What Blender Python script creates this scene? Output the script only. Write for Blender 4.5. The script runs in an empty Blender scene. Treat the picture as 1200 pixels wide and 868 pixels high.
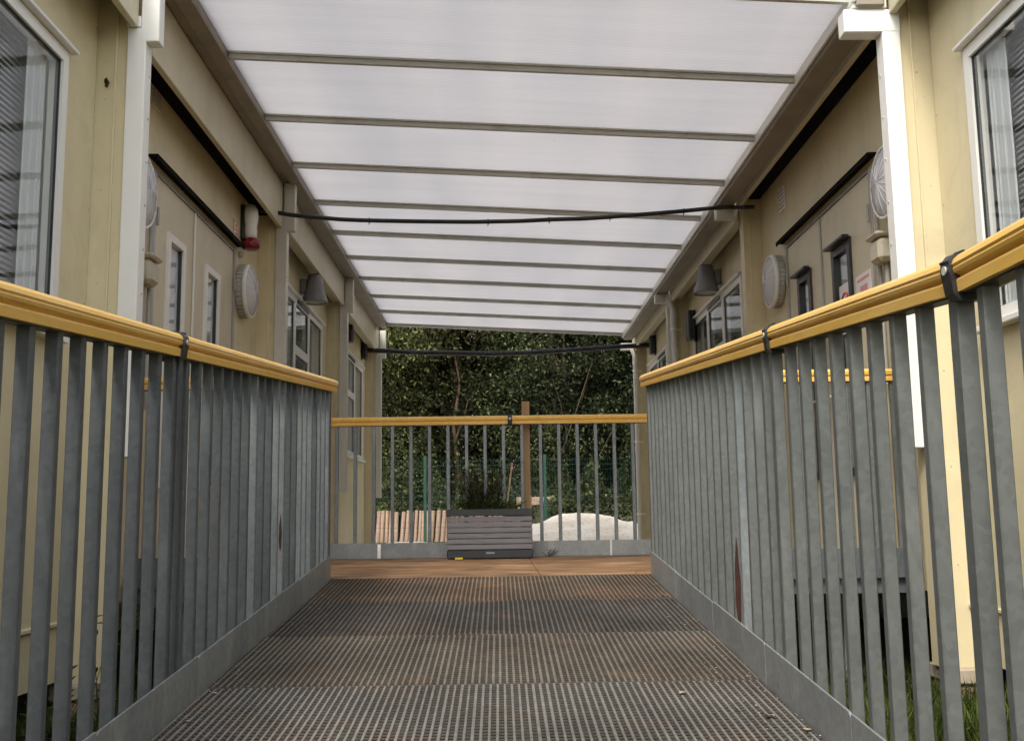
import bpy, bmesh, math, random
from mathutils import Vector, Matrix
R=math.radians; PI=math.pi
rnd=random.Random(7)
S=bpy.context.scene; C=S.collection

# ------------------------------------------------------------------ materials
def newmat(name):
    m=bpy.data.materials.new(name); m.use_nodes=True
    nt=m.node_tree; nt.nodes.clear()
    out=nt.nodes.new('ShaderNodeOutputMaterial'); b=nt.nodes.new('ShaderNodeBsdfPrincipled')
    nt.links.new(b.outputs[0],out.inputs[0]); return m,nt,b,out
def N(nt,t,**k):
    n=nt.nodes.new(t)
    for a,v in k.items():
        if a in n.inputs.keys(): n.inputs[a].default_value=v
        else: setattr(n,a,v)
    return n
def coords(nt,scale=(1,1,1),kind='Object'):
    tc=nt.nodes.new('ShaderNodeTexCoord'); mp=nt.nodes.new('ShaderNodeMapping')
    mp.inputs['Scale'].default_value=scale; nt.links.new(tc.outputs[kind],mp.inputs[0]); return mp.outputs[0]
def noise(nt,vec,scale,detail=4,rough=.55,dist=0):
    n=nt.nodes.new('ShaderNodeTexNoise'); n.inputs['Scale'].default_value=scale; n.inputs['Detail'].default_value=detail
    n.inputs['Roughness'].default_value=rough; n.inputs['Distortion'].default_value=dist
    nt.links.new(vec,n.inputs['Vector']); return n.outputs['Fac']
def ramp(nt,fac,stops):
    r=nt.nodes.new('ShaderNodeValToRGB'); e=r.color_ramp.elements
    while len(e)<len(stops): e.new(.5)
    for i,(p,c) in enumerate(stops):
        e[i].position=p; e[i].color=(*c,1) if len(c)==3 else c
    nt.links.new(fac,r.inputs[0]); return r.outputs[0]
def mix(nt,fac,a,b,mode='MIX'):
    m=nt.nodes.new('ShaderNodeMix'); m.data_type='RGBA'; m.blend_type=mode
    for s,v in ((m.inputs[0],fac),(m.inputs[6],a),(m.inputs[7],b)):
        if isinstance(v,(int,float)): s.default_value=v
        elif isinstance(v,tuple): s.default_value=(*v,1) if len(v)==3 else v
        else: nt.links.new(v,s)
    return m.outputs[2]
def bump(nt,b,h,strength=.3,dist=.01):
    n=nt.nodes.new('ShaderNodeBump'); n.inputs['Strength'].default_value=strength; n.inputs['Distance'].default_value=dist
    nt.links.new(h,n.inputs['Height']); nt.links.new(n.outputs[0],b.inputs['Normal'])
G=(0,0,0);W1=(1,1,1)
def mottled(name,c1,c2,scale=3,stretch=(1,1,1),rough=.6,metal=0,bumps=.1,bscale=60,dirt=None,dirtamt=.5,dscale=2.0,dlo=.5,dhi=.75,spec=.5,island=0):
    m,nt,b,_=newmat(name); v=coords(nt,stretch)
    f=noise(nt,v,scale,5,.6); col=ramp(nt,f,[(.3,c1),(.7,c2)])
    if dirt:
        d=ramp(nt,noise(nt,v,dscale,8,.7,.4),[(dlo,G),(dhi,(dirtamt,)*3)])
        col=mix(nt,d,col,dirt)
    if island:
        g=nt.nodes.new('ShaderNodeNewGeometry')
        col=mix(nt,1.0,col,ramp(nt,g.outputs['Random Per Island'],[(0,(1-island,)*3),(1,(1+0*island,)*3)]),'MULTIPLY')
    nt.links.new(col,b.inputs['Base Color']); b.inputs['Roughness'].default_value=rough; b.inputs['Metallic'].default_value=metal
    b.inputs['Specular IOR Level'].default_value=spec
    rr=nt.nodes.new('ShaderNodeMapRange'); rr.inputs[3].default_value=max(.05,rough-.12); rr.inputs[4].default_value=min(1,rough+.12)
    nt.links.new(noise(nt,v,scale*2.3,3),rr.inputs[0]); nt.links.new(rr.outputs[0],b.inputs['Roughness'])
    if bumps: bump(nt,b,noise(nt,coords(nt),bscale,4),bumps,.004)
    return m
M={}
def wallmat(name,c1,c2,c3):
    m,nt,b,_=newmat(name); v=coords(nt)
    col=ramp(nt,noise(nt,v,1.3,5,.6),[(.3,c1),(.7,c2)])
    streak=ramp(nt,noise(nt,coords(nt,(4,4,.35)),1.4,4,.5),[(.48,G),(.80,(.32,)*3)])
    col=mix(nt,streak,col,c3)
    # grime climbing from the bottom edge and small rusty specks
    gr=ramp(nt,noise(nt,v,2.6,7,.7,.6),[(.5,G),(.75,(.35,)*3)]); col=mix(nt,gr,col,(.30,.27,.17))
    sp=ramp(nt,noise(nt,v,34,3,.7),[(.69,G),(.74,(.7,)*3)])
    big=ramp(nt,noise(nt,v,1.1,3,.5),[(.52,G),(.64,W1)])
    mm=nt.nodes.new('ShaderNodeMath'); mm.operation='MULTIPLY'; nt.links.new(sp,mm.inputs[0]); nt.links.new(big,mm.inputs[1])
    col=mix(nt,mm.outputs[0],col,(.16,.07,.03))
    nt.links.new(col,b.inputs['Base Color']); b.inputs['Roughness'].default_value=.42; b.inputs['Specular IOR Level'].default_value=.4
    bump(nt,b,noise(nt,coords(nt,(1,1,.4)),14,4,.6),.10,.006)
    return m
M['cream']=wallmat('cream_painted_steel',(.60,.52,.33),(.66,.58,.375),(.44,.37,.22))
M['fascia']=wallmat('fascia_painted_steel',(.54,.485,.345),(.59,.535,.385),(.38,.335,.235))
M['doorpaint']=wallmat('door_paint',(.55,.492,.355),(.60,.54,.39),(.42,.37,.265))
M['white']=mottled('white_pvc',(.72,.71,.665),(.77,.76,.72),2,rough=.35,bumps=.03,dirt=(.6,.57,.5),dirtamt=.25,dscale=2)
M['pipe']=mottled('grey_white_pipe',(.55,.53,.47),(.62,.60,.54),2,rough=.4,bumps=.03,dirt=(.4,.37,.3),dirtamt=.5,dscale=4)
M['alu']=mottled('canopy_aluminium',(.48,.47,.42),(.54,.53,.48),2,rough=.42,bumps=.03,dirt=(.28,.25,.2),dirtamt=.6,dscale=5)
M['gutter']=mottled('gutter_grey_brown',(.22,.19,.148),(.275,.24,.19),3,rough=.45,bumps=.04,dirt=(.12,.1,.08),dirtamt=.6,dscale=5)
M['black']=mottled('black_plastic',(.012,.012,.013),(.022,.022,.024),6,rough=.4,bumps=.05)
M['blackshade']=mottled('black_hood_and_painted_shade',(.006,.006,.006),(.010,.010,.009),6,rough=.95,bumps=0,spec=.1)  # black of the door hood; elsewhere shade painted into holes, recesses and gaps
M['dark']=mottled('dark_trim',(.03,.028,.025),(.045,.04,.035),6,rough=.5,bumps=.05)
M['greyjamb']=mottled('grey_door_frame',(.30,.29,.27),(.36,.35,.33),4,rough=.4,bumps=.03)
M['lampgrey']=mottled('lamp_grey',(.16,.16,.165),(.2,.2,.205),4,rough=.45,bumps=.04)
M['conduit']=mottled('conduit_cream',(.42,.38,.29),(.48,.44,.34),4,rough=.45,bumps=.04,dirt=(.2,.18,.13),dirtamt=.6)
M['red']=mottled('red_plastic',(.16,.006,.012),(.22,.01,.018),4,rough=.25,bumps=.02)
M['signred']=mottled('sign_red',(.55,.06,.05),(.62,.08,.07),6,rough=.4,bumps=0)
M['signpink']=mottled('sign_faded_red',(.62,.24,.24),(.68,.30,.30),6,rough=.4,bumps=0)
M['paper']=mottled('sign_white',(.72,.68,.66),(.78,.75,.72),6,rough=.45,bumps=0)
M['yellowtag']=mottled('yellow_tag',(.75,.6,.03),(.8,.66,.05),6,rough=.4,bumps=0)

# galvanised steel: spangle, drips and white bloom
def galv(name,c1,c2,c3,rust=.0):
    m,nt,b,_=newmat(name); v=coords(nt)
    vo=nt.nodes.new('ShaderNodeTexVoronoi'); vo.inputs['Scale'].default_value=70; nt.links.new(v,vo.inputs['Vector'])
    base=ramp(nt,noise(nt,v,2.2,6,.65,.3),[(.3,c1),(.68,c2)])
    bw=nt.nodes.new('ShaderNodeRGBToBW'); nt.links.new(vo.outputs['Color'],bw.inputs[0]); base=mix(nt,.16,base,bw.outputs[0],'SOFT_LIGHT')
    bl=ramp(nt,noise(nt,coords(nt,(1,1,.3)),6,6,.7,.5),[(.54,G),(.74,(.55,)*3)])
    base=mix(nt,bl,base,c3)
    g=nt.nodes.new('ShaderNodeNewGeometry')
    base=mix(nt,1.0,base,ramp(nt,g.outputs['Random Per Island'],[(0,(.72,.73,.75)),(.5,(.95,.95,.94)),(1,(1.2,1.2,1.2))]),'MULTIPLY')
    rs=ramp(nt,noise(nt,coords(nt,(1,1,.25)),11,5,.7,.3),[(.70,G),(.78,(.8,)*3)])
    base=mix(nt,rs,base,(.13,.065,.035))
    nt.links.new(base,b.inputs['Base Color']); b.inputs['Metallic'].default_value=.4
    rr=ramp(nt,noise(nt,v,18,4),[(.3,(.42,)*3),(.7,(.62,)*3)]); nt.links.new(rr,b.inputs['Roughness'])
    bump(nt,b,noise(nt,v,45,3),.05,.002)
    return m
M['galv']=galv('galvanised_steel',(.085,.097,.107),(.115,.128,.137),(.20,.222,.23))
M['galvb']=galv('galvanised_steel_bloomed',(.16,.182,.192),(.225,.25,.26),(.38,.41,.42))
M['galvk']=galv('galvanised_plate',(.22,.235,.24),(.33,.345,.345),(.55,.56,.52))
M['galvg']=galv('galvanised_steel_weathered',(.125,.137,.137),(.16,.173,.17),(.25,.26,.252))

def railmat():
    m,nt,b,_=newmat('yellow_handrail_plastic'); v=coords(nt)
    col=ramp(nt,noise(nt,coords(nt,(14,.8,14)),2.5,5,.6),[(.3,(.74,.43,.07)),(.7,(.83,.52,.12))])
    d=ramp(nt,noise(nt,coords(nt,(6,1,6)),5,7,.75),[(.56,G),(.72,(.55,)*3)]); col=mix(nt,d,col,(.42,.25,.09)); d2=ramp(nt,noise(nt,v,2.2,5,.6),[(.45,G),(.7,(.4,)*3)]); col=mix(nt,d2,col,(.86,.60,.26))
    nt.links.new(col,b.inputs['Base Color']); b.inputs['Roughness'].default_value=.33
    bump(nt,b,noise(nt,coords(nt,(60,2,60)),3,4),.12,.002); return m
M['rail']=railmat()

def gratemat(name,c1,c2,rustc,amt):
    m,nt,b,_=newmat(name); v=coords(nt)
    col=ramp(nt,noise(nt,v,60,4,.7),[(.3,c1),(.7,c2)])
    d=ramp(nt,noise(nt,coords(nt,(1,1.6,1)),3.0,6,.7,.5),[(.50,G),(.74,(amt,)*3)]); col=mix(nt,d,col,rustc)
    k=ramp(nt,noise(nt,v,1.9,5,.6,.3),[(.35,(.62,)*3),(.65,(1,1,1))]); col=mix(nt,1.0,col,k,'MULTIPLY')
    nt.links.new(col,b.inputs['Base Color']); b.inputs['Roughness'].default_value=.9; b.inputs['Specular IOR Level'].default_value=.08
    return m
M['rib']=[gratemat('grating_rib_a',(.15,.143,.133),(.25,.238,.22),(.33,.22,.14),.35),
          gratemat('grating_rib_b',(.125,.113,.098),(.215,.197,.172),(.30,.2,.13),.35),
          gratemat('grating_rib_c',(.072,.068,.064),(.13,.122,.112),(.30,.17,.09),.4),
          gratemat('grating_rib_d',(.11,.095,.078),(.185,.16,.132),(.34,.16,.08),.5)]
M['cross']=[gratemat('grating_cross_a',(.07,.065,.057),(.12,.111,.098),(.12,.08,.05),.5),
            gratemat('grating_cross_b',(.062,.054,.044),(.11,.096,.077),(.2,.14,.09),.5),
            gratemat('grating_cross_c',(.034,.032,.03),(.068,.064,.058),(.1,.065,.04),.4),
            gratemat('grating_cross_d',(.056,.044,.033),(.10,.08,.06),(.2,.1,.05),.6)]

def deckmat():
    m,nt,b,_=newmat('wet_brown_decking'); v=coords(nt,(.7,2.2,1))
    col=ramp(nt,noise(nt,v,3,8,.7,.6),[(.30,(.13,.07,.035)),(.5,(.29,.175,.095)),(.68,(.46,.32,.20))])
    k=ramp(nt,noise(nt,coords(nt),2.2,6,.65),[(.38,(.5,.47,.42)),(.62,(1.05,1,.95))]); col=mix(nt,1.0,col,k,'MULTIPLY')
    nt.links.new(col,b.inputs['Base Color']); b.inputs['Roughness'].default_value=.55
    b.inputs['Specular IOR Level'].default_value=.15; bump(nt,b,noise(nt,v,6,5),.3,.004); return m
M['deck']=deckmat()
def woodmat(name,c1,c2,stretch,sc=4,rough=.75):
    m,nt,b,_=newmat(name); v=coords(nt,stretch)
    col=ramp(nt,noise(nt,v,sc,8,.7,.6),[(.28,c1),(.72,c2)])
    g=nt.nodes.new('ShaderNodeNewGeometry')
    col=mix(nt,1.0,col,ramp(nt,g.outputs['Random Per Island'],[(0,(.75,.72,.7)),(1,(1,1,1))]),'MULTIPLY')
    nt.links.new(col,b.inputs['Base Color']); b.inputs['Roughness'].default_value=rough
    bump(nt,b,noise(nt,v,sc*2,5),.35,.004); return m
M['logs']=woodmat('weathered_pink_timber',(.23,.155,.11),(.43,.315,.235),(9,9,1))
M['stake']=woodmat('brown_stake_timber',(.30,.19,.095),(.48,.32,.17),(12,12,1))
M['cane']=woodmat('pale_cane',(.42,.30,.17),(.58,.44,.28),(12,12,1))
M['bark']=woodmat('bark',(.055,.036,.022),(.13,.08,.048),(6,6,1))
M['brick']=mottled('pad_concrete',(.34,.28,.21),(.46,.39,.30),8,rough=.9,bumps=.5,bscale=30,dirt=(.16,.12,.07),dirtamt=.7)
M['brick2']=mottled('pad_brick',(.32,.2,.12),(.42,.28,.18),8,rough=.9,bumps=.5,bscale=30,dirt=(.12,.1,.06),dirtamt=.7)
M['slat']=mottled('planter_slat_grey',(.15,.145,.158),(.195,.188,.202),3,(1,1,8),rough=.5,bumps=.06)
M['planter']=mottled('planter_charcoal',(.018,.02,.023),(.03,.032,.036),3,rough=.45,bumps=.06)
M['badge']=mottled('planter_badge',(.2,.2,.21),(.25,.25,.26),3,rough=.4,bumps=0)
M['soil']=mottled('soil',(.03,.022,.015),(.07,.05,.03),20,rough=.95,bumps=.6)
M['meshgreen']=mottled('green_fence_coating',(.004,.030,.018),(.006,.044,.026),4,rough=.4,bumps=.02)
M['rust']=mottled('deep_rust',(.022,.007,.004),(.045,.013,.007),30,rough=.9,bumps=.4)
M['interior']=mottled('interior_paint',(.5,.48,.42),(.56,.54,.48),2,rough=.8,bumps=0)
M['carpet']=mottled('interior_floor',(.06,.065,.08),(.08,.085,.1),30,rough=.9,bumps=0)
M['blind']=mottled('blind_slat',(.40,.41,.43),(.46,.47,.48),4,rough=.5,bumps=0)
M['curtain']=mottled('curtain_fabric',(.50,.52,.51),(.58,.60,.59),4,rough=.9,bumps=.1)
M['gasket']=M['black']
M['gravel']=None
def glass():
    m=bpy.data.materials.new('window_glass'); m.use_nodes=True; nt=m.node_tree; nt.nodes.clear()
    out=nt.nodes.new('ShaderNodeOutputMaterial'); mx=nt.nodes.new('ShaderNodeMixShader')
    t=nt.nodes.new('ShaderNodeBsdfTransparent'); t.inputs[0].default_value=(.975,.98,.978,1)
    g=nt.nodes.new('ShaderNodeBsdfGlossy'); g.inputs['Roughness'].default_value=.015; g.inputs[0].default_value=(.92,.97,.97,1)
    f=nt.nodes.new('ShaderNodeFresnel'); f.inputs[0].default_value=1.8
    bm=nt.nodes.new('ShaderNodeBump'); bm.inputs['Strength'].default_value=.05; bm.inputs['Distance'].default_value=.01
    nt.links.new(noise(nt,coords(nt),2.5,2),bm.inputs['Height']); nt.links.new(bm.outputs[0],g.inputs['Normal'])
    ge=nt.nodes.new('ShaderNodeNewGeometry'); mu=nt.nodes.new('ShaderNodeMath'); mu.operation='MULTIPLY_ADD'; mu.inputs[1].default_value=-1; mu.inputs[2].default_value=1; nt.links.new(ge.outputs['Backfacing'],mu.inputs[0]); m2=nt.nodes.new('ShaderNodeMath'); m2.operation='MULTIPLY'; nt.links.new(f.outputs[0],m2.inputs[0]); nt.links.new(mu.outputs[0],m2.inputs[1]); nt.links.new(m2.outputs[0],mx.inputs[0]); nt.links.new(t.outputs[0],mx.inputs[1]); nt.links.new(g.outputs[0],mx.inputs[2]); nt.links.new(mx.outputs[0],out.inputs[0])
    return m
M['glass']=glass()
def poly():
    m=bpy.data.materials.new('twinwall_polycarbonate'); m.use_nodes=True; nt=m.node_tree; nt.nodes.clear()
    out=nt.nodes.new('ShaderNodeOutputMaterial'); mx=nt.nodes.new('ShaderNodeMixShader')
    # fine flutes run across the walkway, faint broad bands and algae toward the sheet edges
    w=nt.nodes.new('ShaderNodeTexWave'); w.wave_type='BANDS'; w.bands_direction='Y'; w.inputs['Scale'].default_value=16; w.inputs['Distortion'].default_value=.15
    nt.links.new(coords(nt),w.inputs['Vector'])
    c=ramp(nt,w.outputs['Fac'],[(0,(.585,.58,.58)),(1,(.665,.658,.658))])
    b2=ramp(nt,noise(nt,coords(nt,(1.6,.25,1)),1.0,3,.5),[(.35,(.93,.93,.945)),(.62,(1,.99,.99))])
    c=mix(nt,1.0,c,b2,'MULTIPLY')
    b3=ramp(nt,noise(nt,coords(nt,(.3,5,1)),2.0,5,.6),[(.35,(.96,.957,.953)),(.6,(1,1,1))])
    c=mix(nt,1.0,c,b3,'MULTIPLY')
    sp=ramp(nt,noise(nt,coords(nt),26,2,.5),[(.80,W1),(.83,(.5,.47,.4))]); c=mix(nt,1.0,c,sp,'MULTIPLY')
    t=nt.nodes.new('ShaderNodeBsdfTranslucent'); d=nt.nodes.new('ShaderNodeBsdfDiffuse')
    nt.links.new(c,t.inputs[0]); nt.links.new(c,d.inputs[0]); mx.inputs[0].default_value=.18
    nt.links.new(t.outputs[0],mx.inputs[1]); nt.links.new(d.outputs[0],mx.inputs[2])
    gl=nt.nodes.new('ShaderNodeBsdfGlossy'); gl.inputs['Roughness'].default_value=.25; m2=nt.nodes.new('ShaderNodeMixShader'); m2.inputs[0].default_value=.04
    nt.links.new(mx.outputs[0],m2.inputs[1]); nt.links.new(gl.outputs[0],m2.inputs[2]); nt.links.new(m2.outputs[0],out.inputs[0])
    return m
M['poly']=poly()
def diffuser():
    m,nt,b,_=newmat('ribbed_diffuser'); b.inputs['Base Color'].default_value=(.66,.66,.68,1); b.inputs['Roughness'].default_value=.25
    b.inputs['Transmission Weight'].default_value=.15; return m
M['diff']=diffuser()
M['lampring']=mottled('lamp_ring',(.42,.40,.36),(.5,.48,.43),4,rough=.4,bumps=.05,dirt=(.2,.18,.14),dirtamt=.6)
def leafmat(name,c1,c2,c3,sc=.6,trans=.35,dead=None):
    m,nt,b,out=newmat(name); v=coords(nt)
    g=nt.nodes.new('ShaderNodeNewGeometry')
    col=ramp(nt,g.outputs['Random Per Island'],[(0,c1),(.62,c2),(.97,c3)])
    if dead: col=mix(nt,ramp(nt,noise(nt,v,.8,4,.6),[(.60,G),(.70,(.7,)*3)]),col,dead)
    k=ramp(nt,noise(nt,v,sc,3,.5),[(.40,(.38,.38,.34)),(.60,(1.25,1.22,1.1))]); col=mix(nt,1.0,col,k,'MULTIPLY')
    nt.links.new(col,b.inputs['Base Color']); b.inputs['Roughness'].default_value=.65; b.inputs['Specular IOR Level'].default_value=.2
    t=nt.nodes.new('ShaderNodeBsdfTranslucent'); nt.links.new(col,t.inputs[0]); mx=nt.nodes.new('ShaderNodeMixShader'); mx.inputs[0].default_value=trans
    nt.links.new(b.outputs[0],mx.inputs[1]); nt.links.new(t.outputs[0],mx.inputs[2]); nt.links.new(mx.outputs[0],out.inputs[0])
    return m
M['leafA']=leafmat('leaf_olive',(.013,.018,.008),(.042,.052,.017),(.22,.235,.10),dead=(.13,.075,.03))
M['leafB']=leafmat('leaf_deep_green',(.010,.018,.008),(.032,.048,.018),(.18,.21,.10))
M['leafC']=leafmat('leaf_yellow_green',(.02,.027,.01),(.07,.085,.026),(.30,.31,.13),dead=(.16,.09,.03))
M['ivy']=leafmat('leaf_ivy',(.015,.025,.01),(.045,.062,.024),(.17,.18,.08))
M['grass']=leafmat('grass_blade',(.035,.06,.012),(.07,.11,.02),(.13,.16,.04),1.5)
M['weed']=leafmat('weed_leaf',(.04,.06,.015),(.07,.11,.03),(.14,.18,.05))
M['drybrown']=leafmat('dry_brown_leaf',(.035,.028,.016),(.07,.052,.028),(.18,.15,.08),2)
M['deadleaf']=mottled('pale_dead_leaf',(.34,.25,.16),(.46,.36,.25),40,rough=.8,bumps=.2)
def groundmat():
    m,nt,b,_=newmat('rough_grass_soil'); v=coords(nt)
    c=ramp(nt,noise(nt,v,3,8,.7),[(.3,(.025,.02,.012)),(.5,(.045,.05,.018)),(.7,(.06,.075,.022))])
    nt.links.new(c,b.inputs['Base Color']); b.inputs['Roughness'].default_value=.95; bump(nt,b,noise(nt,v,30,6,.7),.8,.03); return m
M['ground']=groundmat()
def gravelmat():
    m,nt,b,_=newmat('pale_gravel'); v=coords(nt)
    vo=nt.nodes.new('ShaderNodeTexVoronoi'); vo.inputs['Scale'].default_value=22; nt.links.new(v,vo.inputs['Vector'])
    c=ramp(nt,vo.outputs['Distance'],[(0,(.90,.84,.75)),(.6,(.86,.79,.68)),(.95,(.68,.59,.47))])
    g=mix(nt,.10,c,vo.outputs['Color'],'SOFT_LIGHT')
    k=ramp(nt,noise(nt,v,1.6,5,.6),[(.3,(.85,.8,.74)),(.65,(1,1,1))]); g=mix(nt,1.0,g,k,'MULTIPLY')
    nt.links.new(g,b.inputs['Base Color']); b.inputs['Roughness'].default_value=.9; bump(nt,b,vo.outputs['Distance'],.4,.012); return m
M['gravel']=gravelmat()

# ------------------------------------------------------------------ mesh helpers
class MB:
    def __init__(s): s.v=[]; s.f=[]; s.sm=[]
    def add(s,vs,fs,smooth=False):
        n=len(s.v); s.v+=[tuple(v) for v in vs]; s.f+=[tuple(i+n for i in f) for f in fs]; s.sm+=[smooth]*len(fs); return s
    def box(s,x0,x1,y0,y1,z0,z1):
        if x0>x1:x0,x1=x1,x0
        if y0>y1:y0,y1=y1,y0
        if z0>z1:z0,z1=z1,z0
        return s.add([(x0,y0,z0),(x1,y0,z0),(x1,y1,z0),(x0,y1,z0),(x0,y0,z1),(x1,y0,z1),(x1,y1,z1),(x0,y1,z1)],
          [(0,3,2,1),(4,5,6,7),(0,1,5,4),(1,2,6,5),(2,3,7,6),(3,0,4,7)])
    def cbox(s,x0,x1,y0,y1,z0,z1,c=.004):   # box with chamfered edges everywhere
        if x0>x1:x0,x1=x1,x0
        if y0>y1:y0,y1=y1,y0
        bm=bmesh.new(); bmesh.ops.create_cube(bm,size=1)
        for v in bm.verts: v.co=Vector(((x0+x1)/2+v.co.x*(x1-x0),(y0+y1)/2+v.co.y*(y1-y0),(z0+z1)/2+v.co.z*(z1-z0)))
        c=min(c,.45*min(x1-x0,y1-y0,z1-z0))
        bmesh.ops.bevel(bm,geom=bm.edges[:],offset=c,segments=1,affect='EDGES',profile=.5)
        bm.verts.index_update(); s.add([v.co[:] for v in bm.verts],[[v.index for v in f.verts] for f in bm.faces]); bm.free(); return s
    def bar(s,x,y,z0,z1,w,d,top=0,c=.0022):   # vertical chamfered bar; top = slope of top edge along y
        a,b=w/2,d/2; P=[(-a,-b+c),(-a+c,-b),(a-c,-b),(a,-b+c),(a,b-c),(a-c,b),(-a+c,b),(-a,b-c)]
        vs=[(x+p,y+q,z0) for p,q in P]+[(x+p,y+q,z1+top*q) for p,q in P]
        return s.add(vs,[(i,(i+1)%8,8+(i+1)%8,8+i) for i in range(8)]+[tuple(range(7,-1,-1)),tuple(range(8,16))])
    def tube(s,pts,r,n=8,caps=True,r1=None):
        pts=[Vector(p) for p in pts]; rings=[]
        for i,p in enumerate(pts):
            t=(pts[min(i+1,len(pts)-1)]-pts[max(i-1,0)]).normalized()
            a=Vector((0,0,1)) if abs(t.z)<.9 else Vector((1,0,0))
            u=t.cross(a).normalized(); w=t.cross(u)
            rr=r if r1 is None else r+(r1-r)*i/(len(pts)-1)
            if isinstance(r,(list,tuple)): rr=r[i]
            rings.append([p+u*math.cos(k*2*PI/n)*rr+w*math.sin(k*2*PI/n)*rr for k in range(n)])
        vs=[v for q in rings for v in q]; fs=[]
        for i in range(len(pts)-1):
            for k in range(n): fs.append((i*n+k,i*n+(k+1)%n,(i+1)*n+(k+1)%n,(i+1)*n+k))
        s.add(vs,fs,True)
        if caps: s.add(rings[0],[tuple(range(n-1,-1,-1))]); s.add(rings[-1],[tuple(range(n))])
        return s
    def lathe(s,prof,c,axis='z',n=32,smooth=True,flip=1):
        vs=[];fs=[]
        for (r,h) in prof:
            for k in range(n):
                a=2*PI*k/n; p,q=r*math.cos(a),r*math.sin(a); h2=h*flip
                vs.append({'z':(c[0]+p,c[1]+q,c[2]+h2),'x':(c[0]+h2,c[1]+p,c[2]+q),'y':(c[0]+p,c[1]+h2,c[2]+q)}[axis])
        for i in range(len(prof)-1):
            for k in range(n): fs.append((i*n+k,i*n+(k+1)%n,(i+1)*n+(k+1)%n,(i+1)*n+k))
        return s.add(vs,fs,smooth)
    def build(s,name,mat,parent=None,loc=None):
        me=bpy.data.meshes.new(name); me.from_pydata(s.v,[],s.f); 
        if any(s.sm): me.polygons.foreach_set('use_smooth',s.sm)
        bm=bmesh.new(); bm.from_mesh(me); bmesh.ops.recalc_face_normals(bm,faces=bm.faces) if len(s.f)<20000 and not getattr(s,'noflip',0) else None
        bm.to_mesh(me); bm.free()
        me.materials.append(M[mat] if isinstance(mat,str) else mat)
        o=bpy.data.objects.new(name,me); C.objects.link(o)
        if parent is not None: o.parent=parent; 
        if loc: o.location=loc
        return o
def tag(o,label=None,cat=None,group=None,kind=None):
    if label:o['label']=label
    if cat:o['category']=cat
    if group:o['group']=group
    if kind:o['kind']=kind
    return o
def thing(name,label,cat,loc=(0,0,0),group=None,kind=None):
    o=bpy.data.objects.new(name,None); C.objects.link(o); o.location=loc; o.empty_display_size=.1
    return tag(o,label,cat,group,kind)
class Rel(MB):   # mesh builder whose world coordinates are stored relative to the thing's base
    def __init__(s,p): super().__init__(); s.p=p
    def build(s,name,mat,parent=None):
        q=s.p; root=parent
        o=Vector(root_loc(root)); s.v=[(a-o.x,b-o.y,c-o.z) for a,b,c in s.v]
        return super().build(name,mat,root)
def root_loc(o):
    while o.parent is not None: o=o.parent
    return o.location
def part(parent): return Rel(parent)

# ------------------------------------------------------------------ layout constants
EYE=.29; YR=5.25                       # landing surface z=0; ramp top edge
def rz(y): return min(0,(y-YR)/12)     # ramp surface
LK,RK=-.84,.745                        # inner faces of the kick plates
GZ=-.62
def smooth(a,b,x):
    t=max(0,min(1,(x-a)/(b-a))); return t*t*(3-2*t)
def gz(x,y):
    z=GZ+smooth(9,14.5,y)*.36
    if x>.55: z+=smooth(18.6,21.8,y)*.92*smooth(.55,1.3,x)
    z+=smooth(21.55,21.75,y)*(.66 if x<=.55 else .66-.66*smooth(.55,1.3,x))
    z+=smooth(22,60,y)*2.5
    return z

# ground sheet
def ground():
    xs=[-400,-150,-60,-30,-15]+[-10+.5*i for i in range(41)]+[15,30,60,150,400]
    ys=[-400,-100,-30,-10,-5]+[-3+.5*i for i in range(49)]+[21.6,21.8,22,22.5,23,24,26,30,40,60,100,200,400]
    ys=sorted(set([round(y,3) for y in ys]))
    mb=MB(); vs=[(x,y,gz(x,y)+(rnd.uniform(-.02,.02) if y<9 else 0)) for y in ys for x in xs]; nx=len(xs)
    fs=[(j*nx+i,j*nx+i+1,(j+1)*nx+i+1,(j+1)*nx+i) for j in range(len(ys)-1) for i in range(nx-1)]
    mb.add(vs,fs,True); tag(mb.build('ground','ground'),kind='structure')
    mb=MB(); xs=[-12+.25*i for i in range(97)]; ys=[9+.25*i for i in range(51)]; nx=len(xs)
    vs=[(x,y,(gz(x,y) if x<=.55 else gz(.5,min(y,21.4)))+.012+.012*math.sin(x*3.1)*math.cos(y*2.3)+.0*x) for y in ys for x in xs]
    mb.add(vs,[(j*nx+i,j*nx+i+1,(j+1)*nx+i+1,(j+1)*nx+i) for j in range(len(ys)-1) for i in range(nx-1)],True)
    tag(mb.build('gravel_yard','gravel'),kind='structure')
ground()

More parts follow.
